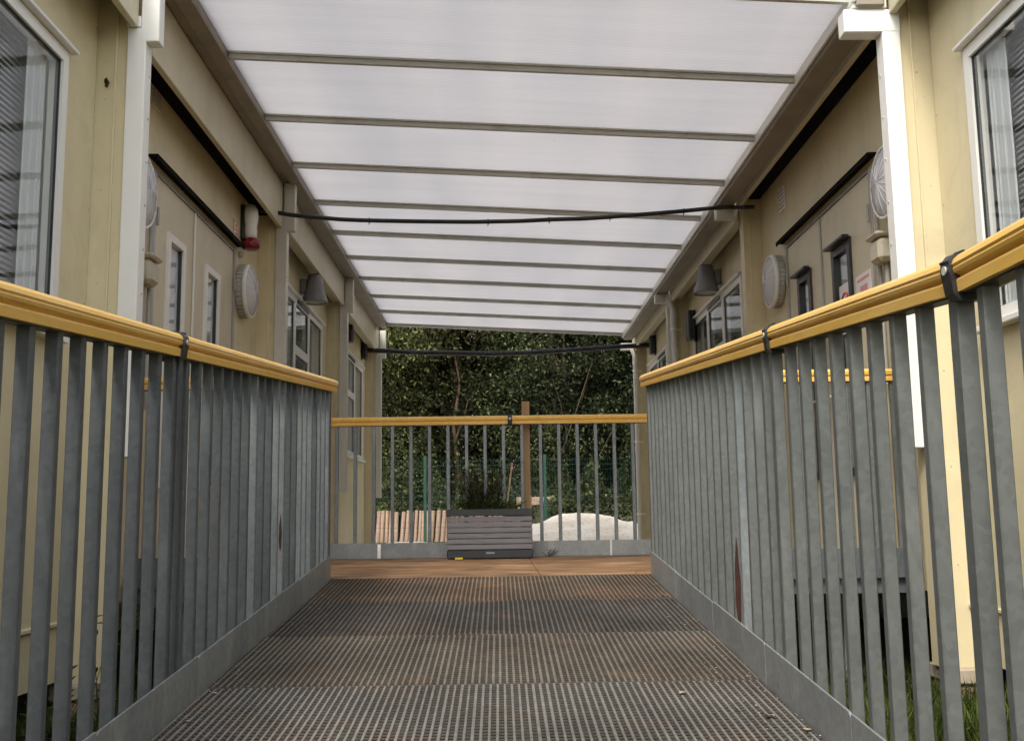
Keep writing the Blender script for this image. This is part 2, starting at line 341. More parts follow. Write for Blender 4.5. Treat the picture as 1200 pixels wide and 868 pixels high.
# ------------------------------------------------------------------ ramp
ramp_t=thing('access_ramp','long sloping walkway ramp of small-mesh grating panels between two barred railings','ramp',(0,2.5,rz(2.5)))
edges=[5.245,4.52,3.785,3.07,2.33,1.6,.87,.14,-.6]
mats=[3,2,1,0,1,0,2,0]
for k in range(len(edges)-1):
    y1,y0=edges[k]-.003,edges[k+1]+.003
    off=[0,.004,.009,.002,.006,0,.003,.005][k]
    xl,xr=LK-.0,RK
    lift=[0,.0,.002,0,.001,0,0,0][k]
    ribs=part(ramp_t); n=int((xr-xl)/.0200)
    for i in range(n+1):
        x=xl+.006+off+i*.0200
        if x+.004>xr-.002: break
        w=.0033+rnd.uniform(-.0005,.0005)
        t=lift
        ribs.add([(x-w,y0,rz(y0)-.03),(x+w,y0,rz(y0)-.03),(x+w,y1,rz(y1)-.03),(x-w,y1,rz(y1)-.03),
                  (x-w,y0,rz(y0)+t),(x+w,y0,rz(y0)+t),(x+w,y1,rz(y1)+t),(x-w,y1,rz(y1)+t)],
                 [(0,3,2,1),(4,5,6,7),(0,1,5,4),(1,2,6,5),(2,3,7,6),(3,0,4,7)])
    p=ribs.build('grating_panel',M['rib'][mats[k]],ramp_t)
    cr=part(p); wb=part(p); m=int((y1-y0)/.0252)
    for j in range(m+1):
        y=y0+.006+j*.0252; z=rz(y)+lift-.0012; w=.0056+rnd.uniform(-.0005,.0005)
        if j==0: w=.0055
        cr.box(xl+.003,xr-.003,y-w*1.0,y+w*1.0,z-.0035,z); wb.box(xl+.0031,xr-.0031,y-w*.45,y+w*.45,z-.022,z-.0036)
    cr.build('cross_bars',M['cross'][mats[k]],p); wb.build('shade_black_webs','blackshade',p)  # webs coloured near-black so the grating holes read as shaded
fr=part(ramp_t)
for x in (LK-.002,RK+.002-.05,-.05):
    y0,y1=-.6,5.24
    fr.add([(x,y0,rz(y0)-.14),(x+.05,y0,rz(y0)-.14),(x+.05,y1,rz(y1)-.14),(x,y1,rz(y1)-.14),
            (x,y0,rz(y0)-.032),(x+.05,y0,rz(y0)-.032),(x+.05,y1,rz(y1)-.032),(x,y1,rz(y1)-.032)],
           [(0,3,2,1),(4,5,6,7),(0,1,5,4),(1,2,6,5),(2,3,7,6),(3,0,4,7)])
fr.build('stringer','galvk',ramp_t)
for y in (.2,2.6,5.0):
    for x in (LK+.03,RK-.03):
        part(ramp_t).bar(x,y,GZ-.05,rz(y)-.141,.06,.06).build('leg','galvk',ramp_t)

# landing
XL,XR=-1.85,2.08
ld=thing('landing_platform','brown timber-topped landing at the head of the ramp on a steel frame','platform',(0,6.5,0))
for i,(a,b) in enumerate([(XL,-1.02),(-1.016,.196),(.2,1.416),(1.42,XR)]):
    part(ld).box(a,b,5.25,7.72,-.022,0).build('deck_board','deck',ld)
f=part(ld)
for (a,b,c,d) in [(XL,XR,5.25,5.31),(XL,XR,7.64,7.72),(XL,XR,6.42,6.5)]: f.box(a,b,c,d,-.11,-.024)
for x in (XL,-.84,.7,XR-.06): f.box(x,x+.058,5.312,6.418,-.11,-.026); f.box(x,x+.058,6.502,7.638,-.11,-.026)
f.build('frame','galv',ld)
for y in (5.5,7.4):
    for x in (-1.6,-.8,.7,1.8): part(ld).bar(x,y,GZ-.1,-.112,.08,.08).build('leg','galvk',ld)

# ------------------------------------------------------------------ railings
PROF=[(-.027,0),(-.0285,.018),(-.0275,.021),(-.021,.0245),(-.0225,.027),(-.0315,.031),(-.0335,.037),(-.032,.0405),(-.0345,.0445),(-.0315,.053),(-.023,.0605),(-.011,.0635)]
PROF=PROF+[(-a,b) for a,b in reversed(PROF)]
def sweep(mb,p0,p1):
    p0,p1=Vector(p0),Vector(p1); d=(p1-p0).normalized(); side=Vector((d.y,-d.x,0)).normalized(); up=Vector((0,0,1))
    n=len(PROF); L=(p1-p0).length; K=max(2,int(L/.25))
    vs=[]
    for k in range(K+1):
        p=p0+(p1-p0)*k/K
        vs+=[p+side*a+up*b for a,b in PROF]
    fs=[(k*n+i,k*n+(i+1)%n,(k+1)*n+(i+1)%n,(k+1)*n+i) for k in range(K) for i in range(n)]
    mb.add(vs,fs); mb.add(vs[:n],[tuple(range(n))]); mb.add(vs[-n:],[tuple(range(n))])
def clamp(t,p,along,slope=0):
    # black plastic joint ring with ribs round the handrail profile
    p=Vector(p); d=Vector(along).normalized(); side=Vector((d.y,-d.x,0)).normalized(); up=Vector((0,0,1))
    mb=part(t)
    ex=[(-.024,-.012),(-.034,-.002),(-.037,.02),(-.0395,.035),(-.038,.052),(-.029,.0635),(-.013,.0685)]; ex=ex+[(-a,b) for a,b in reversed(ex)]; n=len(ex)
    for q,(w,g) in enumerate([(.0165,0)]+[(.0022,.0022)]*0):
        vs=[p+d*(-w)+side*a+up*b for a,b in ex]+[p+d*w+side*a+up*b for a,b in ex]
        mb.add(vs,[(i,(i+1)%n,n+(i+1)%n,n+i) for i in range(n)]+[tuple(range(n)),tuple(range(2*n-1,n-1,-1))])
    for i in range(4,n-4,2):
        a,b=ex[i]; q=p+side*a*1.0+up*b
        mb.tube([q-d*.0163,q+d*.0163],.0026,6)
    c=mb.build('joint_clamp','black',t)
    b=part(c)
    for sgn in (-1,1):
        q=p+side*(.0385*sgn)+up*.038; b.tube([q,q+side*.003*sgn],.0075,12)
    b.build('bolt','white' if False else 'alu',c)
def kick(t,x0,y0,x1,y1,h,slope,th=.006,side=1,mat='galvk',zb=.002):
    mb=part(t); zf=rz if slope else (lambda y:0)
    if abs(x1-x0)<abs(y1-y0):
        a,b=x0,x0+th*side
        if a>b:a,b=b,a
        c=.004
        mb.add([(a,y0,zf(y0)-.04),(b,y0,zf(y0)-.04),(b,y1,zf(y1)-.04),(a,y1,zf(y1)-.04),(a,y0,zf(y0)+h-.008),(b,y0,zf(y0)+h-.008),(b,y1,zf(y1)+h),(a,y1,zf(y1)+h),(a,y0+.012,zf(y0)+h),(b,y0+.012,zf(y0)+h)],
          [(0,3,2,1),(8,9,6,7),(4,5,9,8),(0,1,5,4),(1,2,6,9,5),(2,3,7,6),(3,0,4,8,7)])
    else: mb.cbox(x0,x1,y0-th,y0,zb,h,.0015)
    mb.build('kick_plate',mat,t)

def ramp_rail(sx,kx,label,Y0,Y1,pitch,first,joints,kj,mat,H,lev=-9):
    hz=lambda y:(max(y,lev)-YR)/12
    bx=kx+sx*.0215   # bar centre
    t=thing('ramp_railing',label,'railing',(bx,2.5,rz(2.5)))
    y=first; k=0
    ys=[]
    while y<Y1-.02: ys.append(y); y+=pitch
    y=first-pitch
    while y>Y0: ys.insert(0,y); y-=pitch
    for y in ys:
        if any(abs(y-j-.035)<.03 for j in joints): continue
        jx=rnd.uniform(-.0012,.0012)
        b=part(t).bar(bx+jx,y,rz(y)-.035,hz(y)+H-.063,.0275+rnd.uniform(-.0006,.0006),.023,1/12).build('baluster','galvb' if rnd.random()<(.9*smooth(3.1,4.6,y) if sx<0 else .10) else mat,t)
    for j in joints+[Y1-.03]:
        part(t).bar(bx,j+.035 if j in joints else j,rz(j)-.12,hz(j)+H-.064,.030,.034,1/12).build('post',mat,t)
    sub=part(t)
    for ya,yb_ in ([(Y0,lev),(lev,Y1)] if lev>Y0 else [(Y0,Y1)]):
        za,zc=hz(ya)+H,hz(yb_)+H
        sub.add([(bx-.016,ya,za-.0655),(bx+.016,ya,za-.0655),(bx+.016,yb_,zc-.0655),(bx-.016,yb_,zc-.0655),
             (bx-.016,ya,za-.0605),(bx+.016,ya,za-.0605),(bx+.016,yb_,zc-.0605),(bx-.016,yb_,zc-.0605)],
           [(0,3,2,1),(4,5,6,7),(0,1,5,4),(1,2,6,5),(2,3,7,6),(3,0,4,7)])
    sub.build('top_bar','dark',t)
    cuts=[Y0]+joints+[Y1+.09]
    for a,b in zip(cuts[:-1],cuts[1:]):
        a2=a+(.012 if a!=Y0 else 0); b2=b-(.012 if b in joints else 0)
        mb=part(t); sweep(mb,(bx,a2,hz(a2)+H-.0625),(bx,b2,hz(b2)+H-.0625)); mb.build('handrail','rail',t)
    for j in joints: clamp(t,(bx,j,hz(j)+H-.0625),(0,1,1/12))
    kk=[Y0]+kj+[YR-.005]
    for a,b in zip(kk[:-1],kk[1:]): kick(t,kx,a+.0025,kx,b-.0025,.11+rnd.uniform(-.002,.002),True,side=sx)
    return t,bx,ys
lt,lbx,lys=ramp_rail(-1,LK,'barred railing on the left side of the ramp under a yellow handrail',-.6,5.27,.1185,1.885,[1.50,2.73],[.8,1.53,2.25,2.98,3.66,4.45],'galv',.992)
rt,rbx,rys=ramp_rail(1,RK,'barred railing on the right side of the ramp with a rust-scarred baluster',-.6,5.27,.1225,1.83,[1.645,2.80],[.85,1.58,2.3,3.02,3.74,4.5],'galvg',1.0,1.645)
# rust scar on one right-hand baluster
yb=min(rys,key=lambda y:abs(y-3.40))
def scar(t,bx_,y,z0,z1,wd,label,sx):
    r_=part(t); nn=16; vs=[]
    for i in range(nn+1):
        t_=i/nn; w=wd*math.sin(PI*min(.985,max(.015,t_**.75)))**.8; c=bx_+.0006*math.sin(i)
        vs+=[(c-w,y-.0118,z0+(z1-z0)*t_),(c+w,y-.0118,z0+(z1-z0)*t_)]
    n0=len(vs); vs+=[(v[0],v[1]+.0008,v[2]) for v in vs]
    fs=[(2*i,2*i+1,2*i+3,2*i+2) for i in range(nn)]+[(n0+2*i,n0+2*i+2,n0+2*i+3,n0+2*i+1) for i in range(nn)]
    r_.add(vs,fs); tag(r_.build('rust_scar','rust',t),label)
scar(rt,rbx-.002,yb,-.075,.215,.0095,'dark red-brown rust scar',1)
yl=min(lys,key=lambda y:abs(y-4.16)); scar(lt,lbx+.003,yl,.17,.31,.006,'small rust streak',-1)
def cross_rail(name,label,y,x0,x1,ztop,pitch,first,joints,kcuts,mat,zb=.002):
    t=thing(name,label,'railing',((x0+x1)/2,y,0)); xs=[]; x=first
    while x<x1-.01: xs.append(x); x+=pitch
    x=first-pitch
    while x>x0+.01: xs.append(x); x-=pitch
    for x in sorted(xs): part(t).bar(x,y,zb,ztop-.064,.0255,.024).build('baluster','galvb' if zb>0 else mat,t)
    part(t).box(x0,x1,y-.016,y+.016,ztop-.0655,ztop-.0605).build('top_bar','dark',t)
    cuts=[x0]+joints+[x1]
    for a,b in zip(cuts[:-1],cuts[1:]):
        a2=a+(.012 if a in joints else 0); b2=b-(.012 if b in joints else 0)
        mb=part(t); sweep(mb,(a2,y,ztop-.0625),(b2,y,ztop-.0625)); mb.build('handrail','rail',t)
    for j in joints: clamp(t,(j,y,ztop-.0625),(1,0,0))
    for a,b in kcuts: kick(t,a,y-.013,b,y-.013,.112,False,zb=zb,mat='galvk' if zb>0 else 'galv')
    return t
cross_rail('end_railing','barred railing across the far edge of the landing behind the planter',7.7,-1.80,2.03,1.03,.1365,-.65,[.082],[(-1.8,-.893),(-.87,-.05),(-.045,.80),(.815,2.03)],'galv')
cross_rail('side_railing','short barred railing from the left ramp railing to the left door bay',5.235,-1.83,-.91,1.008,.12,-1.0,[],[(-1.83,-.90)],'galv',-.035)
cross_rail('side_railing','short barred railing from the right ramp railing to the right door bay',5.235,.815,2.06,1.008,.12,.92,[],[(.81,2.06)],'galvg',-.035)

# ------------------------------------------------------------------ buildings
ZTOP=2.93
def building(s,W,dy,label):
    """s=-1 left, +1 right; W = distance of the bay walls from x=0; u = distance out from the wall"""
    X=lambda u: s*(W-u)
    t=thing('modular_building',label,'building',(X(-2.5),6.5,GZ))
    cols=[-5.17+3.28*k+dy for k in range(7)]       # -5.17,-1.89,1.39,4.67,7.95,11.23,14.51
    cols=[c for c in cols][1:]
    zb=-.37
    def bx(mb,u0,u1,y0,y1,z0,z1): mb.box(X(u0),X(u1),y0,y1,z0,z1); return mb
    def cb(mb,u0,u1,y0,y1,z0,z1,c=.004): mb.cbox(X(u0),X(u1),y0,y1,z0,z1,c); return mb
    yend=cols[-1]+.22
    # shell
    p=part(t); bx(p,-3.2,-3.1,cols[0],yend,zb,ZTOP+.1); p.build('back_wall','cream',t)
    p=part(t); bx(p,-3.1,-.06,cols[0]+.1,yend-.1,-.06,0.0); p.build('floor','carpet',t)
    p=part(t); bx(p,-3.3,-.0,cols[0]-.05,yend+.0,ZTOP+.1,ZTOP+.22); p.build('roof','gutter',t)
    p=part(t); bx(p,-3.1,-.06,cols[0]+.1,yend-.1,2.55,2.6); p.build('ceiling','interior',t)
    for y in (cols[0],yend-.06): p=part(t); bx(p,-3.1,-.003,y,y+.06,zb,ZTOP+.1); p.build('end_wall','cream',t)
    for y in cols[1:-1]: p=part(t); bx(p,-3.09,-.065,y+.05,y+.1,0.001,2.549); p.build('partition','interior',t)
    def window(wy0,wy1,z0,z1,first=False):
        w=part(t); fw=.055
        # outer frame
        for (a,b,c,d) in [(wy0,wy0+fw,z0,z1),(wy1-fw,wy1,z0,z1)]: bx(w,-.05,.012,a,b,c,d)
        for (c,d) in [(z0,z0+fw),(z1-fw,z1)]: bx(w,-.05,.012,wy0+fw,wy1-fw,c,d)
        L=(wy1-wy0-2*fw); m1=wy0+fw+L*.335; m2=wy0+fw+L*.665; mw=.042
        for m_ in (m1,m2): bx(w,-.05,.010,m_-mw,m_+mw,z0+fw,z1-fw)
        zt=z1-fw-.34*(z1-z0); bx(w,-.05,.010,m1+mw,m2-mw,zt-.04,zt+.04)
        wo=w.build('window','white',t)
        d=part(wo); cb(d,-.0,.045,wy0-.03,wy1+.03,z1+.004,z1+.022,.003); d.build('drip_head','white',wo)
        d=part(wo); cb(d,.0,.055,wy0-.03,wy1+.03,z0-.032,z0-.004,.004); d.build('sill','white',wo)
        d=part(wo); bx(d,.0105,.022,m1+.08,m2-.06,z1-.04,z1-.012); d.build('trickle_vent','black',wo)
        for (a,b,c,e) in [(wy0+fw,m1-mw,z0+fw,z1-fw),(m1+mw,m2-mw,z0+fw,zt-.04),(m1+mw,m2-mw,zt+.04,z1-fw),(m2+mw,wy1-fw,z0+fw,z1-fw)]:
            g=part(wo)
            gg=.006
            for (a2,b2,c2,e2) in [(a,a+gg,c,e),(b-gg,b,c,e),(a+gg,b-gg,c,c+gg),(a+gg,b-gg,e-gg,e)]: bx(g,-.02,.0005,a2+.0005,b2-.0005,c2+.0005,e2-.0005)
            g.build('gasket','black',wo)
            g=part(wo); bx(g,-.008,-.004,a+gg,b-gg,c+gg,e-gg); g.build('pane','glass',wo)
        # venetian blind part of the width, gathered pale curtain at the far side
        bl=part(wo); z=z0+.03
        while z<z1-.02:
            y0,y1=wy0+.05,wy1-.17
            bl.add([(X(-.10),y0,z),(X(-.10),y1,z),(X(-.112),y1,z+.021),(X(-.112),y0,z+.021)],[(0,1,2,3)]); z+=.025
        bl.build('blind','blind',wo)
        cu=part(wo); n=24; vs=[]
        for i in range(n+1):
            y=wy1-.25+.15*i/n; u=-.055+.012*math.sin(i*1.9)
            vs+=[(X(u),y,z0-.02),(X(u),y,z1+.02)]
        cu.add(vs,[(2*i,2*i+2,2*i+3,2*i+1) for i in range(n)],True); cu.build('curtain','curtain',wo)
    for k in range(len(cols)-1):
        y0,y1=cols[k]+.16,cols[k+1]
        isdoor=(k==2+0 and True) if False else abs(cols[k]-dy-4.67)<.01
        wp=part(t)
        if not isdoor:
            wy0=cols[k]+.72; wy1=cols[k]+2.95; wz0,wz1=1.07,2.32
            if s>0: wy0,wy1=cols[k]+.70,cols[k]+2.93; 
            bx(wp,-.06,0,y0+.004,wy0,-.13,ZTOP+.1); bx(wp,-.06,0,wy1,y1-.005,-.13,ZTOP+.1)
            bx(wp,-.06,0,wy0,wy1,-.13,wz0); bx(wp,-.06,0,wy0,wy1,wz1,ZTOP+.1)
            # upright lock-seam strips and the lower skirt panel with its flashing
            for yy in ((y0+.04),): pass
            wp.build('wall_panel','cream',t)
            q=part(t); bx(q,-.055,-.004,y0,y1,zb,-.142); q.build('skirt_panel','cream',t)
            q=part(t); cb(q,-.01,.012,y0,y1,-.14,-.122,.003); q.build('skirt_trim','cream',t)
            window(wy0,wy1,wz0,wz1)
        else:
            d0,d1=5.57,7.23; sp=6.295
            if s>0: d0,d1,sp=5.65,7.31,6.55
            bx(wp,-.06,0,y0,d0-.05,-.1,ZTOP+.1); bx(wp,-.06,0,d1+.05,y1,-.1,ZTOP+.1); bx(wp,-.06,0,d0-.05,d1+.05,2.215,ZTOP+.1)
            wp.build('wall_panel','cream',t)
            q=part(t); 
            cb(q,-.05,.006,d0-.05,d0-.01,0.001,2.212,.003); cb(q,-.05,.006,d1+.01,d1+.05,0.001,2.212,.003); bx(q,-.05,.004,d0-.01,d1+.01,2.185,2.212)
            q.build('door_frame','greyjamb',t)
            q=part(t); q.add([],[]); cb(q,0.001,.055,d0-.16,d1+.10,2.236,2.25,.002); cb(q,.046,.055,d0-.16,d1+.10,2.218,2.236,.002); q.build('door_hood','blackshade',t)
            for li,(a,b) in enumerate([(d0,sp-.004),(sp+.004,d1)]):
                if s<0: w0,w1=[(5.77,6.10),(6.53,6.87)][li]
                else: w0,w1=[(5.99,6.33),(6.78,7.08)][li]
                z0,z1=.47,1.92
                if s>0: z0,z1=.50,1.90
                dd=part(t)
                bx(dd,-.045,-.004,a,w0,0.01,2.18); bx(dd,-.045,-.004,w1,b,0.01,2.18); bx(dd,-.045,-.004,w0,w1,0.01,z0); bx(dd,-.045,-.004,w0,w1,z1,2.18)
                do=dd.build('door','doorpaint',t)
                q=part(do); fm=.045 if s<0 else .05
                for (a2,b2,c2,e2) in [(w0,w0+fm,z0,z1),(w1-fm,w1,z0,z1),(w0+fm,w1-fm,z0,z0+fm),(w0+fm,w1-fm,z1-fm,z1)]: bx(q,-.04,.012,a2+.0007,b2-.0007,c2+.0007,e2-.0007)
                if s>0: cb(q,.0125,.055,w0-.015,w1+.015,z1+.003,z1+.02,.003); bx(q,-.003,.0124,w0,w1,z1+.001,z1+.012)
                q.build('window_frame','white' if s<0 else 'black',do)
                q=part(do); 
                if s<0:
                    for (a2,b2) in [(w0+fm,w0+fm+.006),(w1-fm-.006,w1-fm)]: bx(q,-.02,.0,a2+.0003,b2-.0003,z0+fm+.001,z1-fm-.001)
                    q.build('gasket','black',do)
                q=part(do); bx(q,-.018,-.012,w0+fm+.001,w1-fm-.001,z0+fm+.001,z1-fm-.001); q.build('pane','glass',do); q=part(do); bx(q,-.034,-.030,w0+fm+.001,w1-fm-.001,z0+fm+.001,z1-fm-.001); q.build('pane_reflection_sheet','blind',do)  # pale sheet added behind the door pane, stands in for glass reflections
                hy=(sp-.09) if li==0 else (sp+.09)
                q=part(do); q.tube([(X(.0),hy,1.0),(X(.045),hy,1.0),(X(.05),hy+(-.1 if li==0 else .1),1.0)],.009,8); cb(q,-.0035,.006,hy-.02,hy+.02,.93,1.07,.003); q.build('handle','alu',do)
                for hz in (.3,1.2,1.95):
                    hy=a+.0 if li==0 else b
                    q=part(do); q.tube([(X(.012),hy,hz-.05),(X(.012),hy,hz+.05)],.008,8); q.build('hinge','greyjamb',do)
            q=part(t); cb(q,-.002,.006,sp-.016,sp+.010,.01,2.18,.002); q.build('door_meeting_strip','greyjamb' if s>0 else 'white',t)
        # fascia board and soffit
        fu=.19
        nearbay=cols[k]<3
        fz0=2.555 if isdoor else 2.60
        if s>0: fz0=2.69 if isdoor else (2.67 if nearbay else 2.605)
        sz=(2.655 if isdoor else 2.76) if s<0 else (2.765 if isdoor else 2.80)
        q=part(t); cb(q,fu-.035,fu,cols[k]+.085,cols[k+1]-.004,fz0,2.915,.004); q.build('fascia_board','fascia',t)
        q=part(t)
        bx(q,.0012,fu-.036,cols[k]+.1605,y1-.0005,sz,sz+.03); q.build('soffit','blackshade' if (isdoor or nearbay) else 'gutter',t)  # door and near bays: recess shade painted as a black soffit
        q=part(t); bx(q,0.0005,.183,cols[k]+.0,cols[k+1]-.001,2.9165,2.96); q.build('top_flashing','gutter',t)
        if not isdoor and not nearbay:
            q=part(t); cb(q,.06,fu-.038,y0,y1-.001,fz0+.045,fz0+.09,.004); q.build('header_beam','fascia',t)
    # columns, cover posts, brackets
    for k,yc in enumerate(cols):
        q=part(t); bx(q,-.06,.088,yc,yc+.159,zb-.03,ZTOP+.1); bx(q,.0885,.138,yc+.012,yc+.13,zb-.03,2.915); 
        cb(q,.083,.0935,yc-.003,yc+.02,zb-.03,2.79,.002)
        q.build('corner_column','cream',t)
        q=part(t); z=-.05
        while z<2.7:
            if k>0: q.tube([(X(-.001),yc-.022,z),(X(.003),yc-.022,z)],.005,6)
            q.tube([(X(.045),yc+.001,z+.1),(X(.045),yc-.003,z+.1)],.004,6); z+=.44
        q.build('rivet_row','alu',t)
        pipe=(s>0 and (abs(yc-dy-7.95)<.01 or abs(yc-dy-14.51)<.01))
        if not pipe:
            q=part(t); cb(q,.14,.228,yc-.004,yc+.085,.575,2.60,.004)
            po=q.build('cover_post','white' if yc<6 else 'pipe',t)
            q=part(po); z=.7
            while z<2.55:
                q.tube([(X(.228),yc+.055,z),(X(.2315),yc+.055,z)],.007,8); z+=.21
            q.build('rivets','alu',po)
    # brackets carrying the canopy
    pads=part(t)
    o=t
    for k,yc in enumerate(cols):
        if -6<yc<5 and k<3 or yc<4.9 or True:
            q=part(o); cb(q,-.08,.12,yc-.03,yc+.22,-.47,zb-.031,.008); q.build('concrete_pad','brick',o)
            q=part(o)
            for r in range(3): cb(q,-.06+.01*(r%2),.11-.012*(r%2),yc-.01-.01*(r%2),yc+.20,-.545-.075*r,-.474-.075*r,.006)
            q.build('brick_pier','brick2',o)
    return t,X,cols
lb,LX,lc=building(-1,1.87,0,'cream modular building on the left with white cover posts and white-framed door windows')
rb,RX,rc=building(1,2.10,.06,'cream modular building on the right with black-framed door windows and round downpipes')

# ------------------------------------------------------------------ canopy
LXP,LZP,RXP,RZP=-1.53,2.955,1.745,2.778
def rofz(x): return LZP+(RZP-LZP)*(x-LXP)/(RXP-LXP)
ct=thing('walkway_canopy','translucent ribbed roof panels on grey glazing bars covering the walkway','canopy',(0,9.4,2.8))
ys=[4.70]+[5.72+.945*k for k in range(9)]+[14.22]
ys[0]=4.775
for k,(a,b) in enumerate(zip(ys[:-1],ys[1:])):
    x0,x1=LXP-.02,RXP+.03
    vs=[]
    for z in (0.012,.028):
        for (x,y) in ((x0,a+.003),(x1,a+.003),(x1,b-.003),(x0,b-.003)): vs.append((x,y,rofz(x)+z))
    # one sheet, sagging slightly is not visible: flat box
    nseg=1
    p=part(ct); p.add(vs,[(0,3,2,1),(4,5,6,7),(0,1,5,4),(1,2,6,5),(2,3,7,6),(3,0,4,7)]); p.build('roof_panel','poly',ct)
for k,y in enumerate(ys):
    p=part(ct); w=.021 if k not in (0,len(ys)-1) else .026
    def slab(u0,u1,z0,z1,w0,w1):
        vs=[]
        for (x) in (LXP,RXP):
            vs+=[(x,y-w0,rofz(x)+z0),(x,y+w0,rofz(x)+z0),(x,y+w1,rofz(x)+z1),(x,y-w1,rofz(x)+z1)]
        p.add(vs,[(0,1,2,3),(7,6,5,4),(0,4,5,1),(1,5,6,2),(2,6,7,3),(3,7,4,0)])
    slab(0,0,-.030,-.0,w*.55,w*.62); slab(0,0,.0005,.0105,w*1.25,w*1.25)
    p.build('glazing_bar','alu' if k<len(ys)-1 else 'alu',ct)
    p=part(ct); 
    vs=[]
    for x in (LXP,RXP): vs+=[(x,y-w,rofz(x)+.0295),(x,y+w,rofz(x)+.0295),(x,y+w,rofz(x)+.045),(x,y-w,rofz(x)+.045)]
    p.add(vs,[(0,1,2,3),(7,6,5,4),(0,4,5,1),(1,5,6,2),(2,6,7,3),(3,7,4,0)]); p.build('glazing_cap','white',ct)
# left eaves beam, right gutter
Y0,Y1=4.70,14.27
p=part(ct); p.cbox(-1.685,-1.535,Y0,Y1,2.918,3.04,.006); p.cbox(-1.62,-1.533,Y0+.001,Y1-.001,2.905,2.917,.002); p.build('eaves_beam','gutter',ct)
p=part(ct); p.cbox(1.748,1.885,Y0,Y1,2.70,2.79,.008); p.cbox(1.748,1.760,Y0,Y1,2.791,2.87,.003); p.cbox(1.873,1.885,Y0,Y1,2.791,2.87,.003)
p.build('gutter','gutter',ct)
p=part(ct); p.cbox(1.731,1.7465,Y0,Y1,2.725,2.785,.003); p.build('gutter_lip','white',ct)
for yc in lc:
    if yc<4.6: continue
    p=part(ct); p.cbox(-1.668,-1.582,yc-.005,yc+.07,2.53,2.915,.004); p.cbox(-1.735,-1.669,yc-.005,yc+.07,2.603,2.66,.004)
    p.build('support_bracket','white' if yc<6 else 'pipe',ct)
for yc in rc:
    if yc<4.6: continue
    near=yc<6
    p=part(ct)
    if near: p.cbox(1.69,1.962,yc-.006,yc+.085,2.578,2.695,.005); p.cbox(1.735,1.90,yc-.010,yc+.07,2.698,2.93,.004)
    else: p.cbox(1.74,1.90,yc-.05,yc+.04,2.60,2.695,.004)
    b_=p.build('support_bracket','white' if near else 'pipe',ct)
    if near: q=part(b_); q.tube([(1.80,yc-.011,2.725),(1.80,yc-.017,2.725)],.008,8); q.build('bolt','alu',b_)

# ------------------------------------------------------------------ fittings on the walls
def downpipe(yc,label):
    x=RX(.165); y=yc-.05
    t=thing('downpipe',label,'downpipe',(x,y,-.55))
    p=part(t); p.tube([(x-.05,y,2.69),(x-.05,y,2.62),(x-.02,y,2.57),(x,y,2.52),(x,y,2.40)],.036,14); p.build('elbow','pipe',t)
    p=part(t); p.tube([(x,y,2.46),(x,y,-.5)],.034,14); 
    for z in (2.41,1.2): p.tube([(x,y,z-.03),(x,y,z+.03)],.039,14)
    p.build('pipe','pipe',t)
    for z in (2.3,1.3,.3):
        p=part(t); p.tube([(x,y,z-.012),(x,y,z+.012)],.041,14); p.box(x,x+.09,y+.03,y+.055,z-.010,z+.010); p.build('pipe_clip','white',t)
downpipe(rc[4],'pale round downpipe beside the right doors, its top bent in under the gutter')
downpipe(rc[5+0] if False else rc[-1],'pale round downpipe at the far end corner of the right building')

def round_light(X,s,y,z,label,ru=.195):
    t=thing('wall_light',label,'wall light',(X(0),y,z),group='round bulkhead lights beside the doors')
    sg=-s
    p=part(t); p.lathe([(.001,.001),(ru*.93,.001),(ru*.97,.012),(ru*.97,.045),(ru*.9,.05)],(X(0),y,z),'x',40,True,sg)
    for k in range(36):
        a=2*PI*k/36; yy,zz=y+math.cos(a)*ru*.985,z+math.sin(a)*ru*.985
        p.tube([(X(.006),yy,zz),(X(.05),yy,zz)],.006,5)
    p.build('housing','lampring',t)
    p=part(t); p.lathe([(ru*.90,.05),(ru*1.01,.052),(ru*1.02,.07),(ru*.97,.082),(ru*.92,.078)],(X(0),y,z),'x',48,True,sg); p.build('rim','white',t)
    p=part(t); p.lathe([(ru*.93,.072),(ru*.8,.088),(ru*.55,.104),(ru*.25,.112),(.004,.114)],(X(0),y,z),'x',48,True,sg)
    d=p.build('diffuser','diff',t)
    p=part(d)
    for k in range(16):
        a=2*PI*k/16; pts=[]
        for r_,h in [(ru*.90,.078),(ru*.8,.0895),(ru*.55,.1055),(ru*.25,.1135),(ru*.08,.115)]: pts.append((X(h),y+math.cos(a)*r_,z+math.sin(a)*r_))
        p.tube(pts,.0018,5)
    p.build('ribs','lampgrey' if False else 'diff',d)
round_light(LX,-1,7.46,1.94,'round white bulkhead light past the left doors, below the siren')
round_light(LX,-1,5.15,1.96,'round bulkhead light before the left doors, half hidden by the nearest white post')
round_light(RX,1,7.55,1.99,'round bulkhead light past the right doors, beside the downpipe')
round_light(RX,1,5.22,1.99,'round bulkhead light before the right doors, above a cream junction box')

def jbox(X,y,z,label):
    t=thing('junction_box',label,'junction box',(X(0),y,z))
    p=part(t); p.cbox(X(.0),X(.085),y-.075,y+.075,z-.06,z+.07,.022); p.build('cover','conduit',t)
    p=part(t); p.cbox(X(.0),X(.10),y-.085,y+.085,z+.072,z+.10,.012); p.build('cap','conduit',t)
    p=part(t); p.tube([(X(.02),y+.10,z-.7),(X(.02),y+.10,z+.45)],.011,8); p.tube([(X(.02),y-.0,z-.9),(X(.02),y-.0,z-.061)],.013,8); p.build('conduit','greyjamb',t)
jbox(LX,5.34,1.57,'weathered cream junction box on the left wall beneath the near round light')
jbox(RX,5.40,1.66,'weathered cream junction box on the right wall beneath the near round light')

